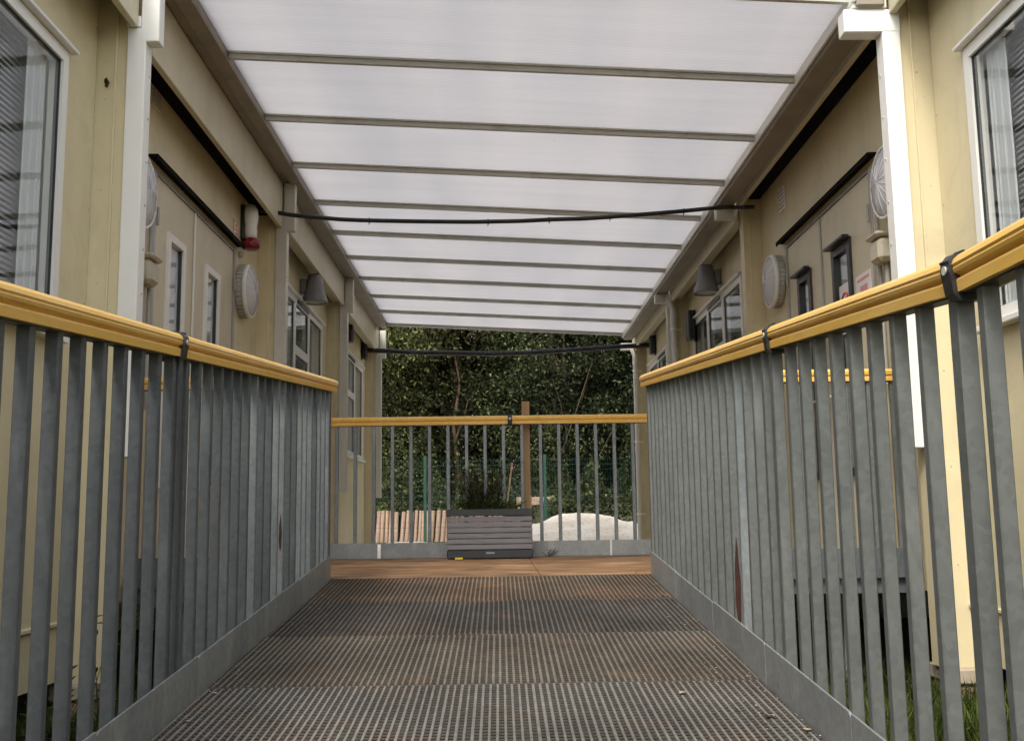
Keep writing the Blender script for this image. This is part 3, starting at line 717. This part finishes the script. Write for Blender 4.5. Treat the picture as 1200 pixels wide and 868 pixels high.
# siren with red beacon
t=thing('alarm_sounder','white wall sounder with a dark red beacon hanging below it near the left doors','alarm',(LX(0),7.46,2.4))
p=part(t); n=20; rings=[]
prof=[(2.285,.045,.06),(2.31,.055,.075),(2.36,.06,.085),(2.40,.052,.08),(2.44,.062,.095),(2.50,.066,.10),(2.555,.058,.085),(2.585,.04,.055),(2.60,.012,.02)]
vs=[];fs=[]
for (z,a,b) in prof:
    for k in range(n):
        an=2*PI*k/n; vs.append((LX(.062)+a*.82*math.cos(an),7.46+b*.72*math.sin(an),2.33+(z-2.285)*.84))
for i in range(len(prof)-1):
    for k in range(n): fs.append((i*n+k,i*n+(k+1)%n,(i+1)*n+(k+1)%n,(i+1)*n+k))
fs.append(tuple(range(n))); fs.append(tuple((len(prof)-1)*n+k for k in range(n)))
p.add(vs,fs,True); p.build('housing','white',t)
p=part(t); p.lathe([(.001,-.0),(.05,0),(.062,-.01),(.066,-.04),(.062,-.07),(.05,-.08),(.001,-.082)],(LX(.068),7.46,2.333),'z',24); p.build('beacon','red',t)
p=part(t); p.cbox(LX(0),LX(.03),7.40,7.53,2.32,2.58,.006); p.build('back_plate','black',t)
# small red-bordered fire sign
t=thing('fire_sign','small red-bordered sign on the left wall beside the sounder','sign',(LX(0),7.30,2.35))
p=part(t); p.box(LX(.0005),LX(.004),7.20,7.33,2.285,2.415); p.build('panel','signpink',t)
q=part(t); p=q; p.box(LX(.0042),LX(.0052),7.22,7.31,2.36,2.40); p.box(LX(.0042),LX(.0052),7.22,7.31,2.30,2.34); p.build('white_fields','paper',t)
p=part(t); p.box(LX(.0054),LX(.0062),7.25,7.29,2.370,2.392); p.box(LX(.0054),LX(.0062),7.235,7.30,2.312,2.325); p.build('symbols','signred',t)
t=thing('door_sensor','tiny round white sensor on the left wall under the sounder','sensor',(LX(0),7.42,2.19))
p=part(t); p.lathe([(.001,0),(.022,0),(.022,.02),(.012,.032),(.001,.034)],(LX(0.001),7.39,2.20),'x',16); p.build('body','conduit',t)
def vent(X,y,z,h,w,label,mat):
    t=thing('wall_vent',label,'vent',(X(0),y,z))
    p=part(t); p.cbox(X(.0005),X(.012),y-w/2,y+w/2,z-h/2,z+h/2,.003); p.build('plate',mat,t)
    p=part(t)
    for k in range(5): zz=z-h*.36+k*h*.18; p.box(X(.0125),X(.017),y-w*.4,y+w*.4,zz-.004,zz+.004)
    p.build('louvres','greyjamb',t)
vent(LX,5.48,2.585,.10,.16,'small louvred vent plate high on the left wall behind the nearest post','fascia')
vent(RX,7.35,2.56,.17,.15,'pale louvred vent plate high on the right wall above the round light','paper')
def cone_lamp(X,y,z,label,s):
    t=thing('downlight',label,'wall light',(X(0),y,z),group='grey cone downlights above the windows')
    p=part(t); p.lathe([(.001,.135),(.055,.133),(.068,.12),(.078,.05),(.10,-.05),(.125,-.125),(.128,-.135),(.118,-.137),(.11,-.12)],(X(.135),y,z),'z',36); 
    p.cbox(X(0.0005),X(.06),y-.05,y+.05,z-.05,z+.09,.008)
    p.build('shade','lampgrey',t)
    p=part(t); p.lathe([(.112,-.122),(.09,-.128),(.05,-.131),(.001,-.132)],(X(.135),y,z),'z',30); p.build('lens','lampring',t)
cone_lamp(LX,9.72,2.46,'grey cone-shaped downlight above the left building window beyond the doors',-1)
cone_lamp(RX,9.55,2.47,'grey cone-shaped downlight above the right building window beyond the doors',1)
def slimbox(X,y,z,w,h,d,label):
    t=thing('wall_box',label,'box',(X(0),y,z))
    p=part(t); p.cbox(X(.015),X(d),y-w/2,y+w/2,z-h/2,z+h/2,.012); p.build('case','black',t)
    p=part(t); p.cbox(X(0.001),X(.014),y-.03,y+.03,z-h/2-.02,z+h/2+.02,.003); p.build('bracket','black',t)
slimbox(RX,10.86,2.27,.2,.30,.09,'slim black box on the right wall at the far side of the window')
slimbox(RX,13.65,2.52,.16,.24,.08,'small black box on the right wall near its far end')
slimbox(LX,14.1,2.56,.15,.22,.08,'small black box on the left wall near its far end')
slimbox(LX,12.65,2.57,.16,.26,.09,'slim black box on the left wall just past the third white post')
# notices
t=thing('notice','white notice with a red prohibition ring inside the near black-framed door window','sign',(RX(-.01),6.16,1.55))
p=part(t); p.box(RX(-.0115),RX(-.0085),6.05,6.265,1.36,1.66); p.build('sheet','paper',t)
p=part(t); a_=[]; rr=.062
pts=[(RX(-.0078),6.158+rr*math.cos(2*PI*k/28),1.54+rr*math.sin(2*PI*k/28)) for k in range(29)]
p.tube(pts,.007,6,False); p.tube([(RX(-.0078),6.158-rr*.7,1.54+rr*.7),(RX(-.0078),6.158+rr*.7,1.54-rr*.7)],.005,6); p.build('ring','signred',t)
p=part(t)
for z in (1.44,1.42,1.395): p.box(RX(-.0082),RX(-.0078),6.08,6.235,z-.004,z+.004)
p.build('text_lines','dark',t)
t=thing('notice','faded white and red notice fixed on the near right door beside its hinge','sign',(RX(0),5.82,1.5))
p=part(t); p.box(RX(-.0035),RX(.0005),5.70,5.94,1.35,1.645); p.build('sheet','paper',t)
p=part(t); p.box(RX(.0006),RX(.0014),5.72,5.92,1.605,1.622); p.box(RX(.0006),RX(.0014),5.75,5.87,1.50,1.575); p.box(RX(.0006),RX(.0014),5.72,5.92,1.45,1.47); p.box(RX(.0006),RX(.0014),5.72,5.90,1.41,1.43); p.build('print','signpink',t)

# cables
def cable(label,pts,r,y,ties):
    t=thing('overhead_cable',label,'cable',pts[len(pts)//2])
    # resample with a little waviness
    P=[]
    for i in range(len(pts)-1):
        for k in range(10):
            f_=k/10; a,b=Vector(pts[i]),Vector(pts[i+1]); q=a.lerp(b,f_)
            q.z+=.002*math.sin((i*10+k)*.45)+.0012*math.sin((i*10+k)*1.9); P.append(q)
    P.append(Vector(pts[-1]))
    # smooth
    for _ in range(3): P=[P[0]]+[(P[i-1]+P[i]*2+P[i+1])/4 for i in range(1,len(P)-1)]+[P[-1]]
    p=part(t); p.tube(P,r,10); p.build('cable','black',t)
    for i in ties:
        q=P[i]; p=part(t); p.tube([q-Vector((.006,0,0)),q+Vector((.006,0,0))],r*1.25,8); p.tube([q-Vector((0,0,r)),q-Vector((.004,0,r*2.1))],.003,5); p.build('cable_tie','black',t)
cable('black cable slung across the walkway under the middle of the canopy',[(-1.86,7.80,2.66),(-1.59,7.8,2.615),(-1.19,7.8,2.57),(-.14,7.8,2.54),(.25,7.8,2.55),(.65,7.8,2.56),(1.11,7.8,2.585),(1.68,7.8,2.635),(2.0,7.8,2.64)],.0165,7.8,[14,22,32,44,55,66])
cable('thicker black cable slung across the far end of the walkway in front of the trees',[(-1.84,14.2,2.59),(-1.22,14.2,2.55),(-.28,14.2,2.52),(.43,14.2,2.52),(1.38,14.2,2.58),(2.09,14.2,2.61)],.034,14.2,[12,25,38])

# ------------------------------------------------------------------ planter and things at the end of the landing
px0,px1,py0,py1=-.377,.232,7.36,7.63
t=thing('planter_box','charcoal plastic planter box with grey slatted sides standing on the landing','planter',(-.07,7.5,0))
p=part(t); p.cbox(px0+.004,px1-.004,py0+.004,py1-.004,.003,.062,.006); p.build('base','planter',t)
for k in range(6):
    z=.064+k*.0385
    p=part(t); p.cbox(px0+.006,px1-.006,py0+.008,py1-.008,z+.0015,z+.0365,.003); p.build('slat','slat',t)
p=part(t)
for (a,b,c,d) in [(px0,px1,py0,py0+.03),(px0,px1,py1-.03,py1),(px0,px0+.03,py0+.031,py1-.031),(px1-.03,px1,py0+.031,py1-.031)]: p.cbox(a,b,c,d,.297,.345,.004)
p.build('rim','planter',t)
p=part(t); p.cbox(-.10,-.04,py0+.0005,py0+.0035,.035,.048,.001); p.build('badge','badge',t)
p=part(t); p.box(px0+.031,px1-.031,py0+.031,py1-.031,.30,.322); p.build('soil','soil',t)
def leafblade(mb,p,d,up,l,w):
    s_=d.cross(up)
    if s_.length<1e-3: s_=Vector((1,0,0))
    s_.normalize(); m_=p+d*l*.5+up*l*.06; e=p+d*l-up*l*.05
    mb.add([p,m_-s_*w/2,e,m_+s_*w/2],[(0,1,2,3)])
def rv(z0=-1,z1=1): 
    return Vector((rnd.uniform(-1,1),rnd.uniform(-1,1),rnd.uniform(z0,z1))).normalized()
def bush(root,cx,cy,z0,w,d,h,nst,nl,ls,leaf,stemmat,name_leaf='foliage',droop=0):
    st=part(root); lf=part(root); lf.noflip=1
    for i in range(nst):
        b=Vector((cx+rnd.uniform(-w,w)*.55,cy+rnd.uniform(-d,d)*.5,z0)); top=Vector((cx+rnd.uniform(-w,w),cy+rnd.uniform(-d,d),z0+h*rnd.uniform(.55,1)))
        mid=b.lerp(top,.5)+rv()*h*.05; pts=[b,mid,top]; st.tube(pts,.0022,4,False,.001)
        for k in range(nl):
            f_=rnd.uniform(.15,1); q=(b.lerp(mid,f_*2) if f_<.5 else mid.lerp(top,f_*2-1)); dd=rv(-.3,.8)
            leafblade(lf,q+rv()*.015,dd,Vector((0,0,1)),ls*rnd.uniform(.5,1.2),ls*.45)
    if stemmat: st.build('stems',stemmat,root)
    lf.build(name_leaf,leaf,root)
t=thing('potted_shrub','dry brown twiggy shrub growing out of the planter','plant',(-.1,7.5,.322))
bush(t,-.12,7.5,.32,.19,.08,.32,62,46,.017,'drybrown','drybrown')
t=thing('potted_grass','low green grass and herbs along the rim of the planter','plant',(0,7.5,.322))
bush(t,-.07,7.48,.32,.27,.09,.085,150,6,.03,'weed','weed')
t=thing('potted_sapling','loose pale green weed at the left end of the planter','plant',(-.27,7.5,.322))
bush(t,-.24,7.52,.32,.06,.06,.24,12,16,.022,'leafC','weed')
t=thing('garden_cane','short pale pink-tipped cane leaning in the planter','cane',(.05,7.5,.32))
p=part(t); p.tube([(.045,7.5,.322),(.085,7.5,.62)],.0065,8); p.build('cane','cane',t)
p=part(t); p.tube([(.0851,7.5,.6205),(.0915,7.5,.672)],.007,8); p.build('tip','signpink',t)
t=thing('timber_stake','square brown timber stake standing behind the planter, rising above the end railing','post',(.24,7.87,-.5))
p=part(t); p.cbox(.172,.232,7.80,7.86,GZ,1.148,.004); p.build('post','stake',t)
t=thing('yellow_tag','small flat yellow tag on the boards under the front of the planter','tag',(-.3,7.34,0))
p=part(t); p.cbox(-.315,-.26,7.335,7.357,.001,.012,.003); p.build('tag_body','yellowtag',t)
t=thing('dry_weeds','small tuft of dead weeds at the foot of the end railing right of the planter','plant',(.42,7.65,0))
bush(t,.36,7.63,.0,.07,.03,.06,10,4,.018,'drybrown','drybrown')

t=thing('leaf_debris','tiny brown clump of leaf and cobweb stuck to the nearest left building column','debris',(LX(.055),4.663,2.32))
p=part(t)
for k in range(7):
    a_=rnd.uniform(0,6.28); q=Vector((LX(.05)+rnd.uniform(-.008,.008),4.664,2.32+rnd.uniform(-.02,.015))); p.add([q,q+Vector((.012,-.006,.004)),q+Vector((.006,-.008,.02)),q+Vector((-.008,-.003,.010))],[(0,1,2,3),(3,2,1,0)])
p.noflip=1; p.build('clump','drybrown',t)
# litter on the ramp
def deadleaf(x,y,sz,label,group=None,mat='deadleaf'):
    t=bpy.data.objects
    mb=MB(); n=9; vs=[(0,0,.004)]; 
    for k in range(n):
        a=2*PI*k/n; r_=sz*(.5+.35*rnd.random())*(1 if k%3 else .6); vs.append((r_*math.cos(a),r_*math.sin(a)*.7,sz*.22*rnd.random()+.001))
    mb.add(vs,[(0,1+k,1+(k+1)%n) for k in range(n)])
    mb.add([(v[0],v[1],v[2]-.0012) for v in vs],[(0,1+(k+1)%n,1+k) for k in range(n)]); mb.noflip=1
    o=mb.build('dead_leaf',mat); o.location=(x,y,(rz(y) if y<YR else 0)+.003); o.rotation_euler=(rnd.uniform(-.3,.3)+.1,0,rnd.uniform(0,6)); tag(o,label,'leaf',group); return o
deadleaf(.49,2.92,.022,'pale dead leaf on the grating, farthest of the near right cluster','dead leaves on the ramp')
deadleaf(.60,2.74,.016,'small curled dead leaf on the grating in the middle of the near right cluster','dead leaves on the ramp')
deadleaf(.665,2.68,.026,'largest pinkish dead leaf on the grating against the right kick plate','dead leaves on the ramp')
deadleaf(.725,2.56,.018,'dead leaf at the bottom edge of the picture beside the right kick plate','dead leaves on the ramp')
deadleaf(.70,4.56,.022,'crumpled grey leaf beside the right kick plate on the darker upper grating','dead leaves on the ramp')
deadleaf(-.79,2.72,.014,'tiny pale leaf scrap against the left kick plate lower down the ramp','dead leaves on the ramp')
deadleaf(-.80,3.0,.011,'tiny pale leaf scrap against the left kick plate at the plate joint','dead leaves on the ramp')
deadleaf(.68,5.30,.015,'small leaf scrap where the decking meets the right kick plate','dead leaves on the ramp')

mb=MB(); mb.noflip=1
for i in range(230):
    sd=rnd.random()<.5; y=rnd.uniform(1.5,5.2); off=rnd.random()**2.2*.16
    x=(LK+.004+off) if sd else (RK-.004-off); q=rnd.uniform(.0012,.0034); z=rz(y)+.002; a_=rnd.uniform(0,3)
    c_,s_=math.cos(a_)*q,math.sin(a_)*q; k=[(x-c_,y-s_,z),(x+s_,y-c_,z+q*.4),(x+c_,y+s_,z),(x-s_,y+c_,z+q*.5)]
    mb.add(k+[(x,y,z+q*.8)],[(0,1,4),(1,2,4),(2,3,4),(3,0,4)])
tag(mb.build('grit','deadleaf'),'fine leaf crumbs and grit collected along both edges of the ramp','grit',kind='stuff')
# ------------------------------------------------------------------ beyond the buildings
def mound(name,label,cx,cy,rx,ry,h,base,seed,asym=0,tag_=True):
    rr=random.Random(seed); mb=MB(); n=56; m=26; vs=[(cx,cy,base+h)]
    ph=[rr.uniform(0,6) for _ in range(6)]
    for j in range(1,m+1):
        q=j/m
        for k in range(n):
            a=2*PI*k/n; w=1+.10*math.sin(2*a+ph[0])+.06*math.sin(3*a+ph[1])+.04*math.sin(5*a+ph[2])
            prof=(1-q)**1.0*(.82)+.18*(1-q*q) ; prof=prof*(1-math.exp(-6*(1-q)))/(1-math.exp(-6)) if q>.7 else prof
            top=1-.0*q
            z=h*prof+ .018*math.sin(7*a*q+ph[3])*q*(1-q)*4+rr.uniform(-.006,.006)*(q<.98)
            if q<.15: z=h*(prof-.10*(1-q/.15))
            vs.append((cx+rx*q*w*math.cos(a)+asym*(1-q),cy+ry*q*w*math.sin(a),base+z))
    vs[0]=(cx+asym,cy,base+h*.90)
    fs=[(0,1+k,1+(k+1)%n) for k in range(n)]
    for j in range(m-1):
        for k in range(n): fs.append((1+j*n+k,1+j*n+(k+1)%n,1+(j+1)*n+(k+1)%n,1+(j+1)*n+k))
    mb.add(vs,fs,True); o=mb.build(name,'gravel'); tag(o,label,'gravel heap'); return o
mound('gravel_heap','large pale gravel heap beyond the end railing, right of the planter',1.45,16.4,1.75,1.3,.67,-.27,3,-.25)
mound('gravel_heap','low flat spread of pale gravel beyond the end railing, left of the planter',-1.4,16.2,1.9,1.1,.215,-.27,5)

t=thing('log_palisade','low retaining wall of upright pinkish timber logs behind the green mesh fence','retaining wall',(-2,21.5,-.3))
x=-6.0; cnt=0
while x<.72:
    r_=rnd.uniform(.034,.054); top=.43+rnd.uniform(-.02,.015)-(.0 if x<-.6 else .30*smooth(-.4,.7,x)); ln=rnd.uniform(.02,.09)
    part(t).tube([(x,21.42,-.5),(x+ln*.6,21.44+rnd.uniform(-.01,.01),(top-.5)/2),(x+ln,21.46,top)],[r_,r_*.98,r_*.93],9).build('log','logs',t)
    x+=r_*2+rnd.choice([.002,.002,.008]); cnt+=1
part(t).box(-6,.66,21.515,21.535,-.5,.34).build('added_shade_backing','blackshade',t)  # added black sheet that gives the gaps between logs their shade
t=thing('timber_edging','long weathered board edging the top of the ivy bank on the right','edging',(3,21.95,.6))
p=part(t); p.cbox(.35,7,21.9,21.95,.52,.69,.006); p.build('board','logs',t)
for x in (.6,2.2,3.8,5.4): part(t).cbox(x,x+.06,21.86,21.898,.2,.72,.006).build('peg','stake',t)

# green mesh fence
FY=20.7
t=thing('mesh_fence','green welded mesh fence on green posts in front of the trees','fence',(0,FY,-.3))
xs=[-8.78,-6.34,-3.90,-1.47,.90,3.24,5.68,8.1]
for x in xs: part(t).cbox(x-.03,x+.03,FY-.03,FY+.03,-.4,1.50,.005).build('post','meshgreen',t)
for a,b in zip(xs[:-1],xs[1:]):
    p=part(t); x=a+.05
    while x<b-.03: p.box(x-.0013,x+.0013,FY+.001,FY+.0036,-.25,1.44); x+=.05
    z=-.2
    for z in [-.2,0,.2,.4,.6,.8,1.0,1.2,1.4]: p.box(a+.031,b-.031,FY-.003,FY+.0,z-.0018,z+.0018)
    for z in (.1,.7,1.3): p.box(a+.031,b-.031,FY-.009,FY-.006,z-.003,z+.003)
    p.build('mesh_panel','meshgreen',t)

# ------------------------------------------------------------------ trees
def crown_mesh(seed,w,d,h,z0,nclump,nleaf,ls):
    rr=random.Random(seed); mb=MB(); vs=[];fs=[]
    cl=[]
    for i in range(nclump):
        while True:
            q=Vector((rr.uniform(-1,1),rr.uniform(-1,1),rr.uniform(-1,1)))
            if .35<q.length<1: break
        c=Vector((q.x*w,q.y*d,z0+h/2+q.z*h/2)); cl.append((c,rr.uniform(.22,.55)*(w+h)/6))
    for i in range(nleaf):
        c,r_=cl[rr.randrange(nclump)]
        n=Vector((rr.gauss(0,1),rr.gauss(0,1),rr.gauss(0,1))).normalized()
        rad=r_*rr.uniform(.55,1.05) if rr.random()<.85 else r_*rr.uniform(1.05,1.35)
        p=c+Vector((n.x*rad,n.y*rad,n.z*rad*.75))
        if p.z<z0*.3: continue
        dr=(n*.6+Vector((rr.gauss(0,.6),rr.gauss(0,.6),rr.gauss(-.35,.6)))).normalized()
        sd=dr.cross(Vector((rr.gauss(0,1),rr.gauss(0,1),rr.gauss(0,1)))).normalized(); l=ls*rr.uniform(.6,1.3); wd=l*rr.uniform(.38,.6)
        nm=dr.cross(sd)*l*.12; k=len(vs)
        vs+=[p,p+dr*l*.45+sd*wd*.5+nm,p+dr*l,p+dr*l*.45-sd*wd*.5+nm]; fs.append((k,k+1,k+2,k+3))
    me=bpy.data.meshes.new('crown'); me.from_pydata(vs,[],fs); return me,cl
def make_tree(name,label,x,y,cm,cl,mat,tr,seed,h,z=None,sc=1,rot=0):
    rr=random.Random(seed); z=gz(x,y) if z is None else z
    t=thing(name,label,'tree',(x,y,z-.1),group='trees beyond the mesh fence'); t.scale=(sc,sc,sc); t.rotation_euler.z=rot
    me=cm.copy(); me.materials.clear(); me.materials.append(M[mat]); o=bpy.data.objects.new('crown',me); C.objects.link(o); o.parent=t
    mb=MB(); pts=[Vector((0,0,0))]
    for k in range(1,7): pts.append(Vector((rr.uniform(-.12,.12)*k*.5,rr.uniform(-.1,.1)*k*.5,h*.75*k/6)))
    mb.tube(pts,[tr*(1.25 if i==0 else 1-.13*i) for i in range(7)],9)
    q=mb.build('trunk','bark',t)
    br=MB()
    for c,r_ in cl[:min(len(cl),16)]:
        f_=max(1,min(5,int(c.z/h*6)-1)); a=pts[f_]; br.tube([a,a.lerp(c,.5)+Vector((rr.uniform(-.15,.15),rr.uniform(-.15,.15),.15)),c],[tr*.38,tr*.25,tr*.08],5,False)
    br.build('branches','bark',t)
    return t
cmA,clA=crown_mesh(11,2.1,1.6,7.2,-.1,150,56000,.095)
cmB,clB=crown_mesh(12,1.9,1.5,6.4,.1,140,52000,.09)
cmC,clC=crown_mesh(13,2.4,1.7,8.6,.3,170,60000,.105)
make_tree('hedge_tree','olive-leaved tree behind the fence at the left corner of the gap, top nearest the canopy',-3.6,24.2,cmA,clA,'leafC',.14,1,7)
make_tree('hedge_tree','dark green bushy tree left of the gap centre behind a bare brown stem',-1.1,25.0,cmC,clC,'leafA',.15,2,8.5)
make_tree('hedge_tree','deep green dense tree right of centre behind the timber stake',1.5,24.4,cmB,clB,'leafB',.12,3,6.5,sc=1.1)
make_tree('hedge_tree','dark ivy-hung tree at the right corner of the gap above the gravel heap',4.1,24.0,cmA,clA,'leafB',.14,4,7,rot=2.1)
make_tree('hedge_tree','olive tree outside the left wall line, mostly hidden by the left building',-6.4,24.6,cmB,clB,'leafA',.13,5,6.5,rot=1.3,sc=1.1)
make_tree('hedge_tree','green tree outside the right wall line, mostly hidden by the right building',6.8,24.6,cmC,clC,'leafA',.14,6,8.5,rot=4)
make_tree('tall_tree','tall shaded tree rearmost on the left behind the olive-leaved tree',-4.0,28.3,cmC,clC,'leafB',.2,7,9,sc=1.25,rot=.5)
make_tree('tall_tree','tall shaded tree rearmost in the middle of the gap',-.2,28.6,cmC,clC,'leafB',.2,8,9,sc=1.3,rot=2.5)
make_tree('tall_tree','tall shaded tree rearmost on the right of the gap',3.6,28.3,cmC,clC,'leafB',.2,9,9,sc=1.25,rot=3.9)
for i_,(x_,y_,r_) in enumerate([(-2.2,26.6,1.1),(1.8,26.7,5.1),(-6.5,28.2,3.3),(6.9,28.0,.2)]):
    make_tree('tall_tree',['bushy tree in the second row left of the gap centre','bushy tree in the second row right of the gap centre','rear tree hidden behind the left building','rear tree hidden behind the right building'][i_],x_,y_,cmB if i_<2 else cmC,clB if i_<2 else clC,'leafB',.15,20+i_,7,sc=1.2,rot=r_)
# bare brown trunk and pale bare branches
t=thing('dead_tree','bare brown dead stem with ragged bark left of centre among the foliage','tree',(-.95,22.9,.4))
p=part(t); p.tube([(-1.0,24.4,.2),(-.95,24.35,1.3),(-1.05,24.1,2.4),(-.9,24.2,3.4),(-1.05,24.4,4.2)],[.065,.055,.045,.03,.015],10); p.tube([(-1.03,24.15,2.0),(-.8,24.0,2.6),(-.7,24.0,3.0)],[.035,.025,.01],6); p.build('trunk','bark',t)
t=thing('bare_sapling','thin pale bare sapling leaning right, in front of the trees','tree',(1.1,22.8,.6))
p=part(t); p.tube([(1.15,22.8,.5),(1.35,22.8,1.6),(1.75,22.8,2.7),(2.1,22.8,3.7)],[.012,.010,.008,.004],6); p.tube([(1.5,22.8,2.0),(1.35,22.8,2.8),(1.2,22.8,3.3)],[.007,.006,.003],5); p.tube([(2.2,22.8,1.6),(2.7,22.8,2.5)],[.007,.004],5); p.build('stem','bark',t)
t=thing('leaning_branch','thin pale branches leaning out beside the far end of the left building','branch',(-2.9,21.9,.5))
p=part(t); p.tube([(-2.95,22,.6),(-2.85,22,2.6),(-2.55,22,3.9),(-2.3,22,4.6)],[.02,.016,.012,.006],6); p.tube([(-2.8,22,3.3),(-2.75,22,4.1),(-2.85,22,4.7)],[.012,.01,.005],5); p.build('stem','leafC',t)
# undergrowth mass: ivy and brambles along the bank
def cover(name,label,mat,n,xr,yf,zf,ls,thick):
    mb=MB(); vs=[];fs=[]
    for i in range(n):
        x=rnd.uniform(*xr); y=yf(x); z0=zf(x,y); p=Vector((x,y,z0+rnd.random()**1.3*thick*(.6+.4*math.sin(x*2.3)+.25*math.sin(x*7.1))))
        d=Vector((rnd.gauss(0,.6),rnd.gauss(-.4,.5),rnd.gauss(0,.5))).normalized(); s_=d.cross(rv()).normalized(); l=ls*rnd.uniform(.6,1.3); w=l*.7
        k=len(vs); vs+=[p,p+d*l*.5+s_*w*.5,p+d*l,p+d*l*.5-s_*w*.5]; fs.append((k,k+1,k+2,k+3))
    mb.add(vs,fs); mb.noflip=1; o=mb.build(name,mat); tag(o,label,'undergrowth' ,kind='stuff'); return o
cover('ivy_undergrowth','tangle of dark ivy and bramble leaves behind the green mesh fence','ivy',34000,(-8,8),lambda x:rnd.uniform(21.9,23.3),lambda x,y:gz(x,y)-.05,.07,1.9)
cover('ivy_bank','pale green ivy creeping over the sloping bank right of the gravel heap','ivy',16000,(.6,7.5),lambda x:rnd.uniform(19.2,21.85),lambda x,y:gz(x,y)-.01,.075,.10)
cover('bank_weeds','ragged weeds and dry leaves along the top of the timber palisade','leafC',3000,(-6,.6),lambda x:rnd.uniform(21.5,21.9),lambda x,y:.40,.07,.16)

# grass beside the ramp
def grass(name,label,areas,n,h):
    mb=MB(); vs=[];fs=[]
    for i in range(n):
        x0,x1,y0,y1=areas[i%len(areas)]
        x=rnd.uniform(x0,x1); y=rnd.uniform(y0,y1); z=GZ-.02; a=rnd.uniform(0,6.28); l=h*rnd.uniform(.4,1.25); w=rnd.uniform(.0025,.005)
        ln=Vector((math.cos(a),math.sin(a),0))*l*rnd.uniform(.1,.7); s_=Vector((-math.sin(a),math.cos(a),0))*w
        p=Vector((x,y,z)); m_=p+ln*.35+Vector((0,0,l*.6)); e=p+ln+Vector((0,0,l*.95))
        k=len(vs); vs+=[p-s_,p+s_,m_+s_*.8,m_-s_*.8,e]; fs+=[(k,k+1,k+2,k+3),(k+3,k+2,k+4)]
    mb.add(vs,fs); mb.noflip=1; return tag(mb.build(name,'grass'),label,'grass',kind='stuff')
grass('grass_strip','long green grass growing between the ramp and the left building',[(-2.0,-.9,1.2,5.2)],20000,.17)
grass('grass_strip','long green grass growing between the ramp and the right building',[(.85,2.25,1.2,5.2)],26000,.20)
grass('rough_grass','sparse grass under and around the ramp start',[(-3,3,-2,1.2)],5000,.12)
def weed(label,x,y,h,n,nl,ls=.05):
    t=thing('tall_weed',label,'weed',(x,y,GZ))
    st=part(t); lf=part(t); lf.noflip=1
    for i in range(n):
        b=Vector((x+rnd.uniform(-.05,.05),y+rnd.uniform(-.08,.08),GZ-.02)); top=b+Vector((rnd.uniform(-.10,.12),rnd.uniform(-.12,.12),h*rnd.uniform(.6,1.05)))
        st.tube([b,b.lerp(top,.5)+rv()*.02,top],.003,5,False,.0015)
        for k in range(nl):
            q=b.lerp(top,.2+.8*k/nl); d=rv(-.2,.5); leafblade(lf,q,d,Vector((0,0,1)),ls*rnd.uniform(.5,1.2),ls*.4)
    st.build('stems','weed',t); lf.build('leaves','weed',t)
weed('leafy green weed climbing past the foot of the near left building column',-1.52,4.3,.62,4,22)
weed('shorter leafy weed left of the taller one beside the left building',-1.62,3.95,.42,5,16)
weed('spindly weed with few leaves against the near left building column',-1.6,4.55,.66,2,8,.035)
weed('thin weed growing by the near right building column beside the brick pier',1.78,4.75,.5,3,12,.035)
weed('broad low weed in the grass in front of the right brick pier',1.72,3.9,.25,6,12,.045)

# ------------------------------------------------------------------ light, world, camera
w=bpy.data.worlds.new('World'); S.world=w; w.use_nodes=True; nt=w.node_tree
bg=nt.nodes['Background']; sky=nt.nodes.new('ShaderNodeTexSky'); sky.sky_type='NISHITA'; sky.sun_disc=False
EL,AZ=48,200       # azimuth of the sun measured clockwise from +Y
sky.sun_elevation=R(EL); sky.sun_rotation=R(AZ); sky.air_density=1.3; sky.dust_density=3.5; sky.ozone_density=.6
hs=nt.nodes.new('ShaderNodeHueSaturation'); hs.inputs['Saturation'].default_value=.42; nt.links.new(sky.outputs[0],hs.inputs['Color']); nt.links.new(hs.outputs[0],bg.inputs[0]); bg.inputs[1].default_value=.15
sl=bpy.data.lights.new('sun','SUN'); so=bpy.data.objects.new('sun',sl); C.objects.link(so)
sl.energy=1.0; sl.angle=R(14); sl.color=(1,.94,.84)
d=Vector((math.sin(R(AZ))*math.cos(R(EL)),math.cos(R(AZ))*math.cos(R(EL)),math.sin(R(EL))))
so.rotation_euler=d.to_track_quat('Z','Y').to_euler(); so.location=(0,0,20)

cam=bpy.data.cameras.new('camera'); co=bpy.data.objects.new('camera',cam); C.objects.link(co); S.camera=co
F=1220.;yaw=.0134;pt=math.atan(171/1220.);rl=.014
f_=Vector((math.sin(yaw)*math.cos(pt),math.cos(yaw)*math.cos(pt),math.sin(pt))); r0=Vector((math.cos(yaw),-math.sin(yaw),0)); u0=r0.cross(f_)
r_=r0*math.cos(rl)-u0*math.sin(rl); u_=u0*math.cos(rl)+r0*math.sin(rl)
co.matrix_world=Matrix(((r_.x,u_.x,-f_.x,0),(r_.y,u_.y,-f_.y,0),(r_.z,u_.z,-f_.z,EYE),(0,0,0,1)))
cam.sensor_width=36; cam.lens=F/1200*36; cam.clip_start=.02; cam.clip_end=1500
S.view_settings.view_transform='Standard'; S.view_settings.look='None'; S.view_settings.gamma=1; S.view_settings.exposure=1.2
S.view_settings.use_curve_mapping=False
S.cycles.max_bounces=8; S.cycles.diffuse_bounces=4; S.cycles.transparent_max_bounces=12
